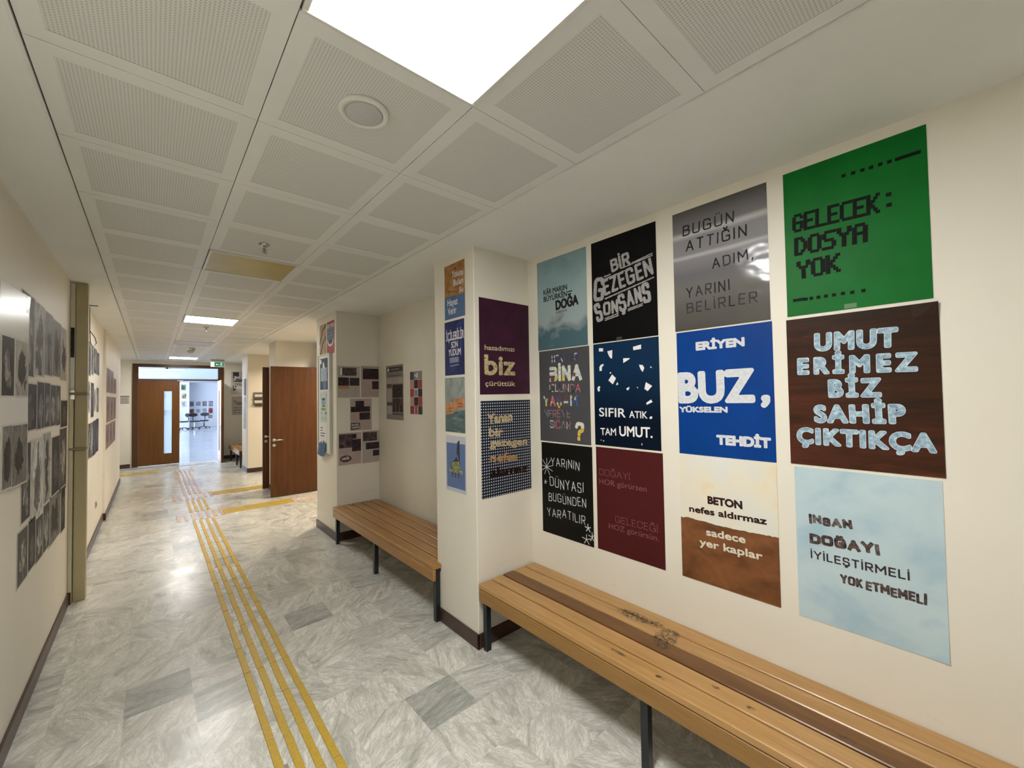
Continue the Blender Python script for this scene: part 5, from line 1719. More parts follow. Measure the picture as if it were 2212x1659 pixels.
# ------------------------------------------------------------------ second column: two prints, notice board with sheets
m = art_material('kraft_print', [(.3, hexc('a58963')), (.7, hexc('bb9f78'))], (9, 9, 1), 1, 3, .3)
o = sheet('desen', 'poster', m, 'tan poster with dark diagonal bands, top left on the second column')
def f(mb):
    DG = plain('print_dark_teal', (.055, .085, .085), .5)
    w = W('desen')
    stroke_poly(mb, [(.01, .17), (.09, .27), (.13, .34), (w - .01, .39)], .018, .0005, DG, 'butt')
    stroke_poly(mb, [(.04, .02), (.10, .10), (.14, .16), (w - .012, .23)], .018, .0005, DG, 'butt')
art(o, 'printed_bands', f)
o = sheet('kirmizi', 'poster', plain('red_print_sheet', (.36, .045, .045), .4, noise=.1, nscale=8), 'red poster with a blue bottle-like figure, top right on the second column')
def f(mb):
    w, h = W('kirmizi'), H('kirmizi')
    rect(mb, .004, h * .80, w - .004, h * .92, plain('print_pale_pink', (.55, .42, .40), .5), .0004)
    BL = plain('print_steel_blue', (.14, .21, .30), .5)
    DB = plain('print_navy', (.045, .045, .09), .5)
    rect(mb, w * .10, h * .44, w * .90, h * .78, BL, .0004)
    flat(mb, [(w * .3, h * .78), (w * .7, h * .78), (w * .62, h * .86), (w * .38, h * .86)], BL, .0006)
    for k in range(3):
        rect(mb, w * .10, h * (.49 + .10 * k), w * .90, h * (.515 + .10 * k), DB, .0006)
    mb.face([(w * .5 + w * .32 * math.cos(a * .314 + math.pi), h * .44 + h * .13 * math.sin(a * .314 + math.pi), .0005) for a in range(11)], DB)
    stroke_poly(mb, [(w * .5 + w * .36 * math.cos(a * .314 + math.pi), h * .40 + h * .15 * math.sin(a * .314 + math.pi)) for a in range(11)], .012, .0007, WHITE)
art(o, 'printed_picture', f)

nb = tag(empty('notice_board', (1.738, 5.735, 1.07)), 'tall narrow white notice board fixed on the second column', 'notice board')
ALU = plain('white_aluminium', (.62, .63, .58), .35)
one_box('board_panel', (-.022, -.245, .008, 0, .245, 1.300), plain('board_white', (.70, .70, .63), .5), nb)
for b_ in ((-.032, -.255, 0, 0, -.235, 1.308), (-.032, .235, 0, 0, .255, 1.308), (-.032, -.235, 1.290, 0, .235, 1.308), (-.032, -.235, 0, 0, .235, .018)):
    one_box('frame_rail', b_, ALU, nb, .003)
for k_ in list('abcd'):
    q = list(DATA['pano_' + k_]); q[1] = 1.7145; DATA['pano_' + k_] = tuple(q)
m = art_material('glass_photo_print', [(.35, hexc('20242e')), (.48, hexc('46566e')), (.6, hexc('9fb0c0')), (.75, hexc('d6dee2'))], (11, 9, 1), 1, 4, .5, seed=9)
o = sheet('pano_a', 'poster', m, 'dark poster with pale blue shapes at the top of the notice board')
def f(mb):
    w, h = W('pano_a'), H('pano_a')
    A_ = plain('print_glass_blue', (.42, .50, .56), .45, noise=.2, nscale=30)
    B_ = plain('print_deep_slate', (.05, .065, .10), .45)
    C_ = plain('print_strong_blue', (.10, .20, .36), .45)
    rect(mb, 0.002, .002, w - .002, h - .002, B_, .0004)
    rect(mb, w * .1, h * .27, w * .9, h * .70, A_, .0006)
    flat(mb, [(w * .35, h * .70), (w * .62, h * .70), (w * .52, h * .88), (w * .40, h * .88)], WHITE, .0006)
    flat(mb, [(.004, h * .82), (w * .22, h * .85), (w * .18, h * .97), (.004, h * .97)], WHITE, .0006)
    flat(mb, [(w * .42, .006), (w * .85, .006), (w * .85, h * .26), (w * .35, h * .26)], C_, .0006)
    for k in range(6):
        rect(mb, w * (.16 + .1 * (k % 2)), h * (.31 + .06 * k), w * .8, h * (.325 + .06 * k), C_, .0008)
art(o, 'printed_picture', f)
o = sheet('pano_b', 'poster', plain('mint_sheet', (.55, .62, .54), .5), 'pale mint sheet with blue and green blocks in the middle of the notice board')
def f(mb):
    w, h = W('pano_b'), H('pano_b')
    cs = [plain('print_ink_blue', (.06, .12, .22), .5), plain('print_sky_blue', (.25, .40, .52), .5), plain('print_leaf', (.22, .36, .16), .5)]
    for (a, b0, c_, e, k) in ((.25, .70, .75, .78, 0), (.2, .57, .8, .68, 1), (.3, .50, .7, .55, 0), (.15, .38, .8, .46, 2), (.1, .25, .25, .33, 1), (.75, .25, .9, .34, 0)):
        rect(mb, w * a, h * b0, w * c_, h * e, cs[k], .0005)
    for s_ in (0, 1):
        stroke_poly(mb, chaikin([(w * (.15 + .7 * s_), h * .78), (w * (.07 + .86 * s_), h * .84), (w * (.15 + .7 * s_), h * .92)]), .005, .0005, cs[0])
    for k in range(3):
        rect(mb, w * .1, h * (.08 + .035 * k), w * .9, h * (.092 + .035 * k), plain('print_grey_green', (.36, .42, .36), .5), .0005)
art(o, 'printed_blocks', f)
o = sheet('pano_c', 'paper_sheet', plain('white_note', (.72, .72, .68), .5), 'white paper sheet with a few grey lines low on the notice board', 'paper')
def f(mb):
    w, h = W('pano_c'), H('pano_c')
    G_ = plain('print_grey_text', (.15, .15, .17), .5)
    for k, x in enumerate((.45, .4, .75, .65)):
        rect(mb, w * .12, h * (.72 - .16 * k), w * x, h * (.78 - .16 * k), G_, .0005)
art(o, 'lettering', f)
P_, c_, u_, z_, w_, h_ = DATA['pano_d'][:6]
mb = MB()
TB = plain('torn_blue_paper', (.045, .105, .220), .55, noise=.15, nscale=30)
top = [(0, h_ * .80), (.05, h_ * .72), (.08, h_ * .92), (.14, h_ * .74), (.19, h_), (.26, h_ * .78), (w_ * .93, h_ * .95)]
bot = [(-.01, .012), (.05, .004), (.10, .0), (.15, -.004), (.20, -.002), (.26, .0), (w_ * .9, .006)]
for i in range(6):
    q = [bot[i], bot[i + 1], top[i + 1], top[i]]
    lift = lambda p: .004 + .025 * max(0, 1 - p[1] / .1) ** 2
    mb.face([(a, b_, lift((a, b_))) for a, b_ in q], TB)
    mb.face([(a, b_, lift((a, b_)) - .001) for a, b_ in reversed(q)], TB)
o = mb.build('paper_sheet')
o.matrix_world = frame_matrix(P_, c_, u_, z_)
tag(o, 'torn blue paper hanging from the bottom of the notice board', 'paper')

# ------------------------------------------------------------------ sheets in the second recess
PINK = plain('faded_pink_sheet', (.46, .36, .34), .5, noise=.06, nscale=12)
GREYP = plain('faded_grey_sheet', (.46, .42, .38), .5, noise=.06, nscale=12)
PIC = art_material('dim_photo_print', [(.3, hexc('332a2c')), (.5, hexc('524548')), (.65, hexc('786766')), (.8, hexc('9a8882'))], (16, 16, 1), 1, 5, .5, seed=3)
PICD = art_material('dark_photo_print', [(.3, hexc('272123')), (.55, hexc('41363a')), (.8, hexc('5c4d4c'))], (18, 18, 1), 1, 5, .5, seed=7)
TXT = plain('faded_text', (.26, .20, .19), .5)
ORT = plain('faded_orange', (.48, .24, .09), .5)
SIGNB = plain('label_dark', (.06, .035, .035), .5)
GS_ = 'pinkish project sheets beside the second bench'


def small_text(mb, x0, x1, y0, y1, n_, m_, seed):
    rg = random.Random(seed)
    for k in range(n_):
        y = y1 - (y1 - y0) * (k + .5) / n_
        x = x0
        while x < x1 - .01:
            w = rg.uniform(.008, .03)
            rect(mb, x, y - .0012, min(x + w, x1), y + .0012, m_, .0005)
            x += w + .006


def pink(key, base, label, pics, texts, extra=None):
    o = sheet(key, 'project_sheet', base, label, 'poster', GS_)
    w, h = W(key), H(key)
    def f(mb):
        for (a, b_, c_, e, mt) in pics:
            rect(mb, w * a, h * b_, w * c_, h * e, mt, .0005)
    art(o, 'printed_photos', f)
    def g(mb):
        for i, (a, b_, c_, e, n_, mt) in enumerate(texts):
            small_text(mb, w * a, w * c_, h * b_, h * e, n_, mt, i)
        if extra:
            extra(mb, w, h)
    art(o, 'lettering', g)


pink('s1', GREYP, 'project sheet with three photos and orange line, upper left of the five', [(.2, .70, .84, .95, PIC), (.02, .38, .5, .64, PICD), (.53, .38, .97, .63, PICD), (.02, .28, .5, .37, ORT), (.12, .72, .22, .93, WHITE)],
     [(.04, .05, .5, .26, 6, TXT), (.55, .08, .95, .34, 6, TXT)])
pink('s2', PINK, 'project sheet with a wide dark photo on top, upper right of the five', [(.08, .58, .92, .92, PICD), (.5, .26, .94, .52, PICD)], [(.08, .20, .44, .5, 7, ORT), (.08, .05, .9, .2, 4, TXT)])


def engel(mb, w, h):
    flat(mb, [(w * .02, h * .03), (w * .46, h * .05), (w * .44, h * .24), (w * .04, h * .25)], SIGNB, .0006)
    font_text(mb, ('ENGEL', w * .07, h * .155, w * .41, h * .16, h * .055), PAPER, .03, z=.001)
    font_text(mb, ('YOKMUŞ', w * .06, h * .07, w * .43, h * .08, h * .055), PAPER, .03, z=.001)


pink('s3', PINK, 'single project sheet in the middle row, with a dark label in its lower corner', [(.03, .58, .92, .75, PICD), (.24, .74, .64, .93, PICD), (.42, .33, .92, .56, PICD)], [(.05, .30, .38, .54, 6, TXT), (.5, .06, .9, .28, 5, TXT)], engel)


def akis(mb, w, h):
    mb.face([(w * .31 + w * .25 * math.cos(a * .314), h * .19 + h * .105 * math.sin(a * .314), .0006) for a in range(20)], SIGNB)
    font_text(mb, ('AKİS', w * .14, h * .155, w * .46, h * .17, h * .075), PAPER, .05, z=.001)


pink('s4', PINK, 'project sheet with an oval AKİS label, lower left of the five', [(.02, .53, .6, .96, PIC), (.58, .40, .98, .78, PICD), (.58, .80, .78, .95, PICD)], [(.05, .36, .5, .5, 4, TXT), (.58, .08, .95, .36, 7, TXT)], akis)
pink('s5', GREYP, 'project sheet with three stacked photos, lower right of the five', [(.04, .68, .7, .96, PIC), (.17, .42, .93, .63, PICD), (.5, .20, .92, .38, PICD)], [(.03, .05, .45, .38, 9, TXT), (.5, .05, .95, .16, 3, TXT)])

o = sheet('info', 'poster', plain('grey_info_sheet', (.27, .24, .23), .4, noise=.08, nscale=9), 'tall grey information poster with a black heading strip on the recess wall')
def f(mb):
    w, h = W('info'), H('info')
    K = plain('info_black', (.030, .028, .028), .4)
    G_ = plain('info_pale', (.42, .39, .37), .4)
    GR = plain('info_green', (.02, .055, .04), .4)
    rect(mb, w * .03, h * .88, w * .97, h * .965, K)
    mb.face([(w * .13 + w * .055 * math.cos(a * .4), h * .92 + h * .035 * math.sin(a * .4), .0008) for a in range(16)], WHITE)
    rect(mb, w * .24, h * .915, w * .78, h * .93, G_, .0008)
    rect(mb, w * .03, h * .66, w * .97, h * .77, G_)
    for (a, b_, c_, e, mt) in ((.04, .62, .34, .65, K), (.04, .59, .34, .61, K), (.38, .40, .97, .64, PICD), (.38, .27, .97, .39, PIC), (.04, .26, .36, .31, GR), (.38, .14, .55, .27, PICD), (.58, .14, .75, .28, PICD), (.78, .14, .97, .28, PICD), (.38, .09, .97, .115, K),
                               (.04, .10, .34, .25, G_), (.04, .33, .34, .57, G_), (.1, .80, .9, .812, K)):
        rect(mb, w * a, h * b_, w * c_, h * e, mt, .0006)
    small_text(mb, w * .05, w * .33, h * .34, h * .56, 10, K, 4)
    small_text(mb, w * .05, w * .33, h * .11, h * .24, 6, K, 5)
    small_text(mb, w * .3, w * .7, h * .68, h * .75, 3, K, 6)
art(o, 'printed_content', f)

o = sheet('redgrid', 'poster', plain('grid_sheet', (.60, .55, .50), .5), 'small poster of a red, grey and white grid of squares on the recess wall')
def f(mb):
    w, h = W('redgrid'), H('redgrid')
    c_ = {'k': plain('grid_black', (.025, .020, .018), .5), 'r': plain('grid_red', (.36, .035, .030), .5), 'd': plain('grid_dark_red', (.22, .015, .020), .5), 'p': plain('grid_pink', (.52, .30, .29), .5), 'g': PICD, 'm': plain('grid_grey', (.24, .22, .22), .5, noise=.3, nscale=60), 'w': plain('grid_white', (.62, .60, .56), .5)}
    for r_, row in enumerate(('kmm', 'pgr', 'rwg', 'pgr', 'drk')):
        for k, ch in enumerate(row):
            y1 = h * (1 - r_ / 5)
            rect(mb, w * k / 3 + .002, y1 - h / 5 + .002, w * (k + 1) / 3 - .002, y1 - .002, c_[ch], .0005)
    flat(mb, [(w * .34, h * .9), (w * .66, h * .97), (w * .66, h * .83)], c_['w'], .0008)
    rect(mb, w * .38, h * .42, w * .62, h * .57, c_['m'], .0008)
    rect(mb, w * .36, h * .01, w * .40, h * .18, c_['w'], .0008)
    rect(mb, w * .60, h * .01, w * .645, h * .18, c_['w'], .0008)
art(o, 'printed_squares', f)

# small things on the recess wall just behind the near column
for key, lab in (('edge1', 'small dark picture hanging by a string just behind the near column, upper of two'), ('edge2', 'small dark picture hanging by a string just behind the near column, lower of two')):
    P, c, u0, z0, w, h = DATA[key][:6]
    root = empty('hanging_picture', (0, 0, 0))
    root.matrix_world = frame_matrix(P, c, u0, z0)
    tag(root, lab, 'picture', 'pictures on strings')
    mb = MB()
    mb.box(0, 0, 0, .20, h, .006, plain('picture_card', (.40, .36, .33), .5))
    mb.build('card', root)
    mb = MB()
    rect(mb, .006, .01, .195, h * .5, PICD, .0065)
    rect(mb, .006, h * .55, .195, h - .01, PIC, .0065)
    mb.build('printed_photos', root)
    mb = MB()
    mb.tube([(.005, h, .003), (.1, h + .05, .003), (.195, h, .003)], .0012, TXT, 5)
    mb.tube([(.01, 0, .003), (.03, -.11, .003), (.05, -.2, .003)], .0012, TXT, 5)
    mb.build('string', root)

# ------------------------------------------------------------------ sheets by the double door
o = sheet('wallposter1', 'poster', plain('pale_far_sheet', (.52, .47, .42), .5), 'pale poster with big black capitals on the far wall, upper of two')
def f(mb):
    w, h = W('wallposter1'), H('wallposter1')
    FB = plain('far_black', (.03, .026, .026), .5)
    for (a, b_, c_, e) in ((.1, .78, .45, .97), (.1, .68, .2, .78), (.28, .62, .9, .74), (.2, .55, .8, .59)):
        rect(mb, w * a, h * b_, w * c_, h * e, FB, .001)
    for (a, b_, c_) in ((.1, .25, .22), (.66, .2, .22)):
        flat(mb, [(w * a, h * (b_ - .1)), (w * (a + c_ * .7), h * (b_ - .08)), (w * (a + c_), h * (b_ + .1)), (w * a, h * (b_ + .12))], FB, .001)
    for l, mt in zip(d('wallposter1'), (WHITE, FB, FB, WHITE)):
        font_text(mb, l, mt, .03, z=.002)
art(o, 'lettering', f)
o = sheet('wallposter2', 'poster', plain('pale_far_sheet', (.52, .47, .42), .5), 'cream poster with thin frame and brown text on the far wall, lower of two')
def f(mb):
    w, h = W('wallposter2'), H('wallposter2')
    FB = plain('far_brown', (.07, .045, .04), .5)
    for (a, b_, c_, e) in ((0, .0, 1, .012), (0, .985, 1, 1), (0, 0, .012, 1)):
        rect(mb, w * a, h * b_, w * c_, h * e, FB, .001)
    for l in d('wallposter2'):
        font_text(mb, l, FB, .03, z=.001)
art(o, 'lettering', f)
o = sheet('p3a', 'poster', PICD, 'dark poster on the front of the far column, upper of two')
o = sheet('p3b', 'poster', art_material('lilac_poster_print', [(.3, hexc('6d6f82')), (.5, hexc('a3a5b4')), (.75, hexc('d0d2da'))], (9, 5, 1), 1, 4, .5), 'long pale lilac poster on the front of the far column, lower of two')

rk = tag(empty('brochure_rack', (1.87, C4[1], 1.63)), 'grey metal brochure rack on the side of the far column', 'rack')
RM = plain('rack_metal', (.20, .20, .17), .4, .5)
one_box('back_plate', (0, -.02, 0, .40, -.001, .325), RM, rk, .003)
for k in range(2):
    z = .03 + .15 * k
    mbt = MB()
    mbt.box(0, -.070, z, .40, -.02, z + .004, RM)
    mbt.box(0, -.070, z, .40, -.066, z + .035, RM)
    mbt.build('tray', rk)
b_ = one_box('base_lip', (.03, -.03, -.028, .40, -.004, 0), GAP, rk)
for k in range(2):
    z = .036 + .15 * k
    mb = MB()
    mb.mesh([(1.885, C4[1] - .062, 1.63 + z), (2.25, C4[1] - .062, 1.63 + z), (2.25, C4[1] - .03, 1.63 + z + .085), (1.885, C4[1] - .03, 1.63 + z + .085),
             (1.885, C4[1] - .050, 1.63 + z), (2.25, C4[1] - .050, 1.63 + z), (2.25, C4[1] - .022, 1.63 + z + .085), (1.885, C4[1] - .022, 1.63 + z + .085)],
            [(0, 1, 2, 3), (7, 6, 5, 4), (0, 4, 5, 1), (1, 5, 6, 2), (2, 6, 7, 3), (3, 7, 4, 0)], plain('brochure_paper', (.62, .59, .52), .4))
    tag(mb.build('brochure'), 'pale brochure standing in the %s tray of the metal rack' % ('lower', 'upper')[k], 'brochure', 'brochures in the rack')
sgn = tag(empty('door_sign', (-.705, YF, 1.722)), 'small grey name plate on the wall left of the double door', 'sign')
one_box('plate', (0, -.012, 0, .24, -.001, .20), plain('sign_grey', (.42, .41, .36), .4), sgn, .002)
mb = MB()
mb.box(0, -.016, .185, .24, -.012, .205, GAP)
for z in (.135, .10, .06, .012):
    mb.box(.02, -.014, z, .21, -.012, z + .012, TXT)
mb.build('lettering', sgn)

# ================================================================== LEFT WALL: duct and prints
du = tag(empty('cable_duct', (XL, 5.40, 0)), 'olive-beige vertical cable duct from floor to ceiling on the left wall', 'cable duct')
PRINTPAPER2 = plain('dark_strip_print', (.035, .033, .03), .5, noise=.5, nscale=20)
OL = plain('olive_duct_paint', (0.4680, 0.4096, 0.2400), .45, noise=.06, nscale=5)
CR = plain('cream_duct_paint', (.62, .56, .40), .45)
one_box('main_trunk', (.030, .0, 0, .112, .085, CZ), OL, du, .006)
one_box('side_strip', (0, -.03, .0, .026, .07, 1.82), CR, du, .004)
one_box('upper_channel', (0, -.012, 1.90, .030, .05, CZ - .02), plain('channel_cream', (.66, .61, .50), .4), du, .003)
for z in (1.86, 1.36):
    one_box('clamp', (-.0, -.034, z, .112, .088, z + .022), plain('clamp_olive', (.26, .23, .15), .5), du, .003)
for (z0, z1, mt, lab) in ((2.20, 2.47, PRINTPAPER2, 'narrow dark paper strip stuck on the duct'), (1.93, 2.19, PAPER, 'narrow white paper strip stuck on the duct below the dark one')):
    mb = MB()
    mb.box(XL + .004, 5.3865, z0, XL + .028, 5.3878, z1, mt)
    tag(mb.build('paper_strip'), lab, 'paper')
one_box('dark_foot', (0, -.045, 0, .024, -.03, .105), SKIRT, du)
mb = MB()
x = XL
mb.tube([(x + .11, 5.47, 2.70), (x + .17, 5.47, 2.70)], .004, GAP, 6)
mb.tube([(x + .113, 5.49, 2.69), (x + .116, 5.49, 2.45), (x + .120, 5.49, 2.35), (x + .14, 5.49, 2.31), (x + .16, 5.49, 2.35), (x + .15, 5.49, 2.40), (x + .118, 5.49, 2.46)], .0035, plain('grey_cable', (.16, .14, .11), .4), 6)
tag(mb.build('loose_cable'), 'thin loose cable end looped beside the top of the duct', 'cable')
so = tag(empty('wall_socket', (XL, 7.75, .43)), 'small electric socket low on the left wall beyond the duct', 'socket')
one_box('cover_plate', (0, -.04, -.04, .010, .04, .04), plain('socket_grey', (.42, .37, .30), .4), so, .004)
one_box('insert', (.010, -.022, -.022, .013, .022, .022), GAP, so)

TONES = {'dark': ((.024, .023, .021), (.20, .193, .18)), 'black': ((.010, .0095, .009), (.085, .08, .075)), 'grey': ((.17, .165, .150), (.020, .019, .018)), 'pale': ((.36, .35, .32), (.030, .029, .027)), 'mid': ((.055, .053, .049), (.30, .29, .27)), 'white': ((.55, .54, .51), (.12, .115, .11)), 'brown': ((.27, .18, .135), (.115, .075, .057)), 'lilac': ((.40, .38, .42), (.12, .10, .12))}


def photo(key, tone, label, group, seed, fig=(.5, .45, .28, .30), lift=0.0, base=None, mg=.012):
    """an art print: sheet of paper with a printed picture inside a narrow margin"""
    w, h = W(key), H(key)
    bg, fg = TONES[tone]
    m_ = figure_material('print_' + key, bg, fg, w * fig[0], h * fig[1], w * fig[2], h * fig[3], seed)
    o = sheet(key, 'art_print', PRINTPAPER, label, 'print', group, lift=lift)
    if base is not None:
        o.matrix_world = base @ Matrix.Translation((DATA[key][2] - DATA['board'][2], DATA[key][3] - DATA['board'][3], lift))
    art(o, 'printed_picture', lambda mb: rect(mb, mg, mg * .8, w - mg, h - mg * .8, m_, .0005))
    return o


PRINTPAPER = plain('print_margin_paper', (.60, .58, .53), .55)
ordn = ['first', 'second', 'third', 'fourth', 'fifth', 'sixth']
desc = {'dark': 'dark grey print with a paler figure', 'black': 'nearly black art print', 'grey': 'mid-grey print with a dark figure', 'pale': 'pale grey print with a dark figure', 'mid': 'grey art print with a light streak', 'white': 'whitish art print with a dark figure', 'brown': 'brown-toned art print', 'lilac': 'lilac-toned art print'}
GL_ = 'art prints on the left wall before the duct'
rowname = {'A': 'top', 'B': 'second', 'C': 'third', 'D': 'bottom'}
layout = {'A': (['A0', 'A1', 'A2', 'A3', 'A4'], ['dark', 'pale', 'grey', 'grey', 'pale']),
          'B': (['B0', 'B1', 'B2', 'B3', 'B4', 'B5'], ['black', 'dark', 'dark', 'mid', 'mid', 'black']),
          'C': (['C0', 'C1', 'C2_', 'C3', 'C4'], ['dark', 'white', 'pale', 'black', 'mid']),
          'D': (['D0', 'D1', 'D2', 'D3', 'D4', 'D5'], ['mid', 'black', 'mid', 'mid', 'grey', 'black'])}
sd_ = 1
for r_, (ks, ts) in layout.items():
    for i, (k_, t_) in enumerate(zip(ks, ts)):
        sd_ += 1
        fig = (.5, .45, .30, .32)
        if k_ in ('C1', 'C2_'): fig = (.5, .45, .22, .40)
        if k_ == 'A1': fig = (.5, .40, .30, .42)
        photo(k_, t_, '%s, %s in the %s row before the duct' % (desc[t_], ordn[i], rowname[r_]), GL_, sd_ * 1.37, fig, lift=.0006 * (i % 2))
# the glossy white sheets at the left edge of the picture, with four prints on them
GLOSS = plain('glossy_white_sheet', (.62, .62, .58), .27)
P, c, u0, z0, w, h = DATA['board'][:6]
o = sheet('board', 'backing_sheet', GLOSS, 'glossy white backing sheet at the left edge, carrying four prints', 'backing sheet', curl=(0, 0, .006, 0))
# it hangs free along its far edge
o.matrix_world = frame_matrix(P, c, u0, z0) @ Matrix.Translation((0, 0, .002)) @ Matrix.Rotation(R(-3.6), 4, 'Y')
mbk = 'prints on the glossy backing sheet'
for i, (k_, t_, lab) in enumerate((('E0', 'dark', 'upper left'), ('E1', 'pale', 'upper right'), ('E2', 'grey', 'lower left'), ('E3', 'grey', 'lower right'))):
    photo(k_, t_, '%s, %s of four on the glossy backing sheet' % (desc[t_], lab), mbk, 50 + i * 2.3, lift=.0015, base=o.matrix_world)
GR_ = 'art prints on the left wall beyond the duct'
for r_, nm, ts in (('F', 'top', ['dark', 'black', 'grey', 'pale', 'dark', 'black']), ('G', 'middle', ['mid', 'white', 'black', 'lilac', 'mid']), ('H', 'bottom', ['white', 'dark', 'mid', 'black', 'black'])):
    for i, t_ in enumerate(ts):
        sd_ += 1
        photo('%s%d' % (r_, i), t_, '%s, %s after the duct in the %s row' % (desc[t_], ordn[i], nm), GR_, sd_ * 1.9, (.5, .5, .3, .42))
for i in range(3):
    P, c, u0, z0, w, h = DATA['I%d' % i][:6]
    for k in range(3):
        key = 'I%d_%d' % (i, k)
        DATA[key] = (P, c, u0 + k * w / 3, z0 + (0 if i or k == 2 else .0), w / 3 - .015, h - (.10 if i == 0 and k == 2 else 0), [], [])
        photo(key, 'lilac' if False else 'brown', 'brown print, %s from the near edge, %s row on the left pilaster' % (ordn[k], ('top', 'middle', 'bottom')[i]), 'brown prints on the pilaster', 90 + i * 3 + k, (.5, .5, .22, .4))

# ================================================================== THE HALL BEYOND
CHB = plain('chair_black', (.012, .012, .014), .5)
CHM = plain('chair_chrome', (.6, .6, .62), .25, 1.0)


def office_chair(x, y, rz, label, chrome):
    root = tag(empty('office_chair', (x, y, 0), rz), label, 'chair', 'black office chairs in the hall')
    mb = MB()
    mb.box(-.22, -.21, .44, .22, .21, .51, CHB, .03)
    mb.build('seat', root)
    mb = MB()
    n_ = 20
    pts = [(.23 * math.cos(2 * math.pi * k / n_), .86 + .11 * math.sin(2 * math.pi * k / n_)) for k in range(n_)]
    vs = [(a, .20, b_) for a, b_ in pts] + [(a, .25, b_) for a, b_ in pts]
    mb.mesh(vs, [tuple(range(n_)), tuple(reversed(range(n_, 2 * n_)))] + [(k, n_ + k, n_ + (k + 1) % n_, (k + 1) % n_) for k in range(n_)], CHB)
    mb.build('backrest', root)
    mb = MB()
    mb.tube([(0, .10, .45), (0, .26, .47), (0, .28, .60), (0, .25, .82)], .022, CHB, 8)
    mb.build('back_bracket', root)
    mb = MB()
    mb.lathe([(.03, .10), (.03, .30), (.02, .30), (.02, .44)], chrome, 14)
    mb.build('gas_column', root)
    mb = MB()
    for k in range(5):
        a = 2 * math.pi * k / 5 + .3
        mb.tube([(0, 0, .12), (.15 * math.cos(a), .15 * math.sin(a), .10), (.29 * math.cos(a), .29 * math.sin(a), .075)], .017, CHB, 8)
    sb = mb.build('star_base', root)
    for k in range(5):
        a = 2 * math.pi * k / 5 + .3
        mb = MB()
        mb.lathe([(.010, -.022), (.029, -.02), (.029, .02), (.010, .022)], CHB, 12, (.29 * math.cos(a), .29 * math.sin(a), .029), 'y')
        mb.build('caster', sb)


office_chair(1.40, 31.6, -1.2, 'black office chair nearest the pillar in the white hall', CHM)
office_chair(1.93, 31.5, .2, 'black office chair in the middle of three seen through the doorway', CHM)
office_chair(2.44, 32.0, -.25, 'black office chair on the right of three seen through the doorway', CHB)
FR = 33.5 / 31
hall_prints = [(1.67, 1.70, 1.88, 1.38, 'grey'), (1.98, 1.67, 2.19, 1.43, 'mid'), (2.29, 1.68, 2.49, 1.40, 'dark'), (2.59, 1.70, 2.80, 1.37, 'mid'), (1.66, 1.24, 1.89, .98, 'red'), (1.98, 1.23, 2.19, 1.0, 'pale'), (2.29, 1.28, 2.49, .97, 'pale'), (2.58, 1.28, 2.80, .94, 'red'), (2.58, .85, 2.77, .65, 'dark'),
               (1.27, 2.70, 1.50, 2.36, 'green'), (1.29, 2.19, 1.53, 1.85, 'cream'), (1.29, 1.73, 1.53, 1.36, 'pale')]
TONES.update(red=((.50, .22, .20), (.20, .05, .06)), green=((.22, .30, .20), (.08, .11, .07)), cream=((.62, .56, .42), (.25, .20, .14)), grey=((.34, .34, .37), (.16, .15, .17)), mid=((.30, .26, .30), (.42, .40, .42)), dark=((.20, .17, .16), (.40, .36, .33)), pale=((.58, .58, .60), (.40, .40, .43)))
nmz = ['grey photo, first in the upper row', 'mauve photo, second in the upper row', 'dark photo, third in the upper row', 'grey photo, fourth in the upper row', 'dark and red photo, first in the lower row', 'pale photo, second in the lower row', 'pale photo, third in the lower row', 'red photo, fourth in the lower row', 'small dark photo below the lower row', 'green print, topmost on the pillar', 'cream print, second down on the pillar', 'pale print, lowest on the pillar']
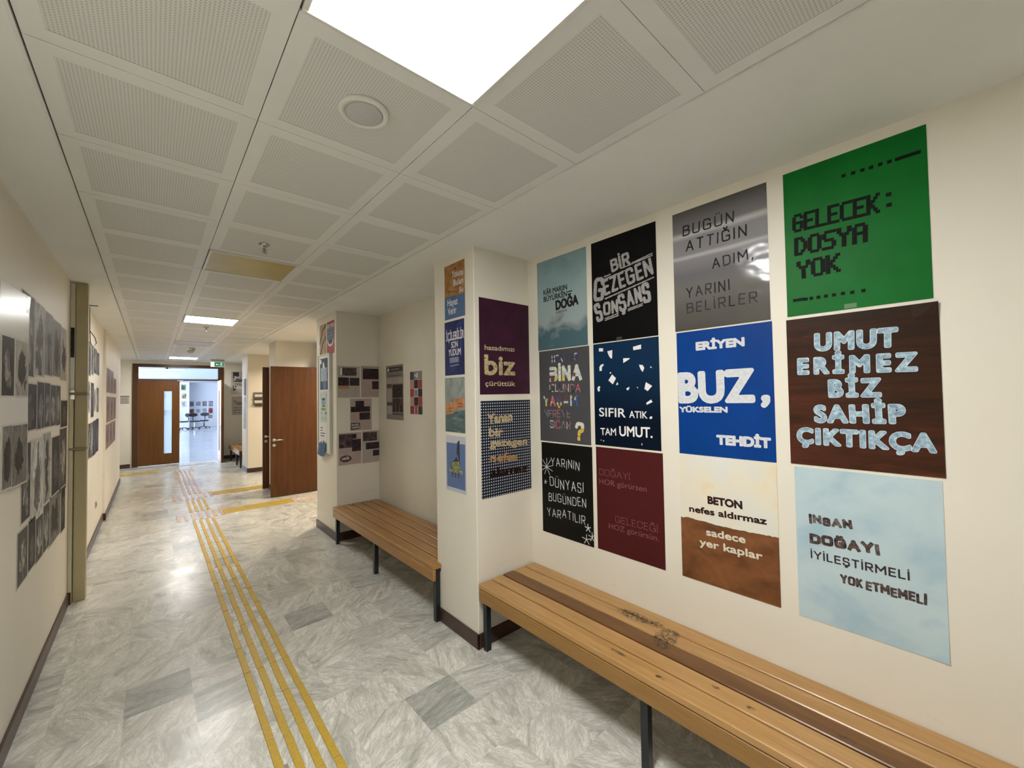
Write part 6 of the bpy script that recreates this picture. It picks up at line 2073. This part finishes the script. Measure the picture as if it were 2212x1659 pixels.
for i, (a, b_, c_, e, t_) in enumerate(hall_prints):
    pil = i >= 9
    k = (32.6 if pil else 33.5) / 31
    yy = (32.6 if pil else 33.5) - .004
    x0, x1, z1, z0 = a * k, c_ * k, 1.8 + (b_ - 1.8) * k, 1.8 + (e - 1.8) * k
    bd = .03
    key = 'hall%d' % i
    DATA[key] = ('y', yy, x0 - bd, z0 - bd, x1 - x0 + 2 * bd, z1 - z0 + 2 * bd, [], [])
    o = sheet(key, 'framed_print', plain('white_mount', (.80, .81, .84), .5), nmz[i] + ' in the white hall', 'print', 'prints in the white hall')
    bg, fg = TONES[t_]
    w, h = W(key), H(key)
    m_ = figure_material('hall_print_%d' % i, bg, fg, w / 2, h / 2, w * .3, h * .3, 7 + i * 3.1)
    art(o, 'printed_photo', lambda mb: rect(mb, bd, bd, w - bd, h - bd, m_, .002))
# desk with a monitor at the edge of the doorway
dk = tag(empty('desk', (.75, 32.25, 0)), 'pale desk half hidden behind the door leaf in the white hall', 'desk')
DKM = plain('desk_pale', (.55, .52, .50), .5)
one_box('desk_top', (-.45, -.3, .70, .25, .3, .73), DKM, dk)
for (a, b_) in ((-.42, -.27), (.20, -.27), (-.42, .25), (.20, .25)):
    one_box('leg', (a, b_, 0, a + .03, b_ + .03, .70), DKM, dk)
mo = tag(empty('computer_monitor', (.72, 32.2, .73)), 'dark monitor on the desk in the white hall', 'monitor')
one_box('screen', (-.26, -.02, .14, .26, .02, .46), CHB, mo, .006)
one_box('stand', (-.03, -.01, .01, .03, .03, .2), CHB, mo)
one_box('foot', (-.12, -.08, 0, .12, .10, .012), CHB, mo)
cb = MB()
cb.tube([(2.85, 33.3, .02), (2.95, 33.25, .10), (3.02, 33.3, .22), (3.05, 33.42, .30)], .012, plain('white_cable', (.7, .7, .72), .4), 6)
tag(cb.build('power_cable'), 'white cable coming out of the hall wall near the open leaf', 'cable')

for m_ in bpy.data.materials:
    if m_.use_nodes and any(k in m_.name for k in ('_sheet', 'print', 'ink', 'collage', 'chalk', 'emboss')) and 'brushed' not in m_.name and 'glossy' not in m_.name:
        b_ = m_.node_tree.nodes.get('Principled BSDF')
        if b_:
            b_.inputs['Specular IOR Level'].default_value = .13
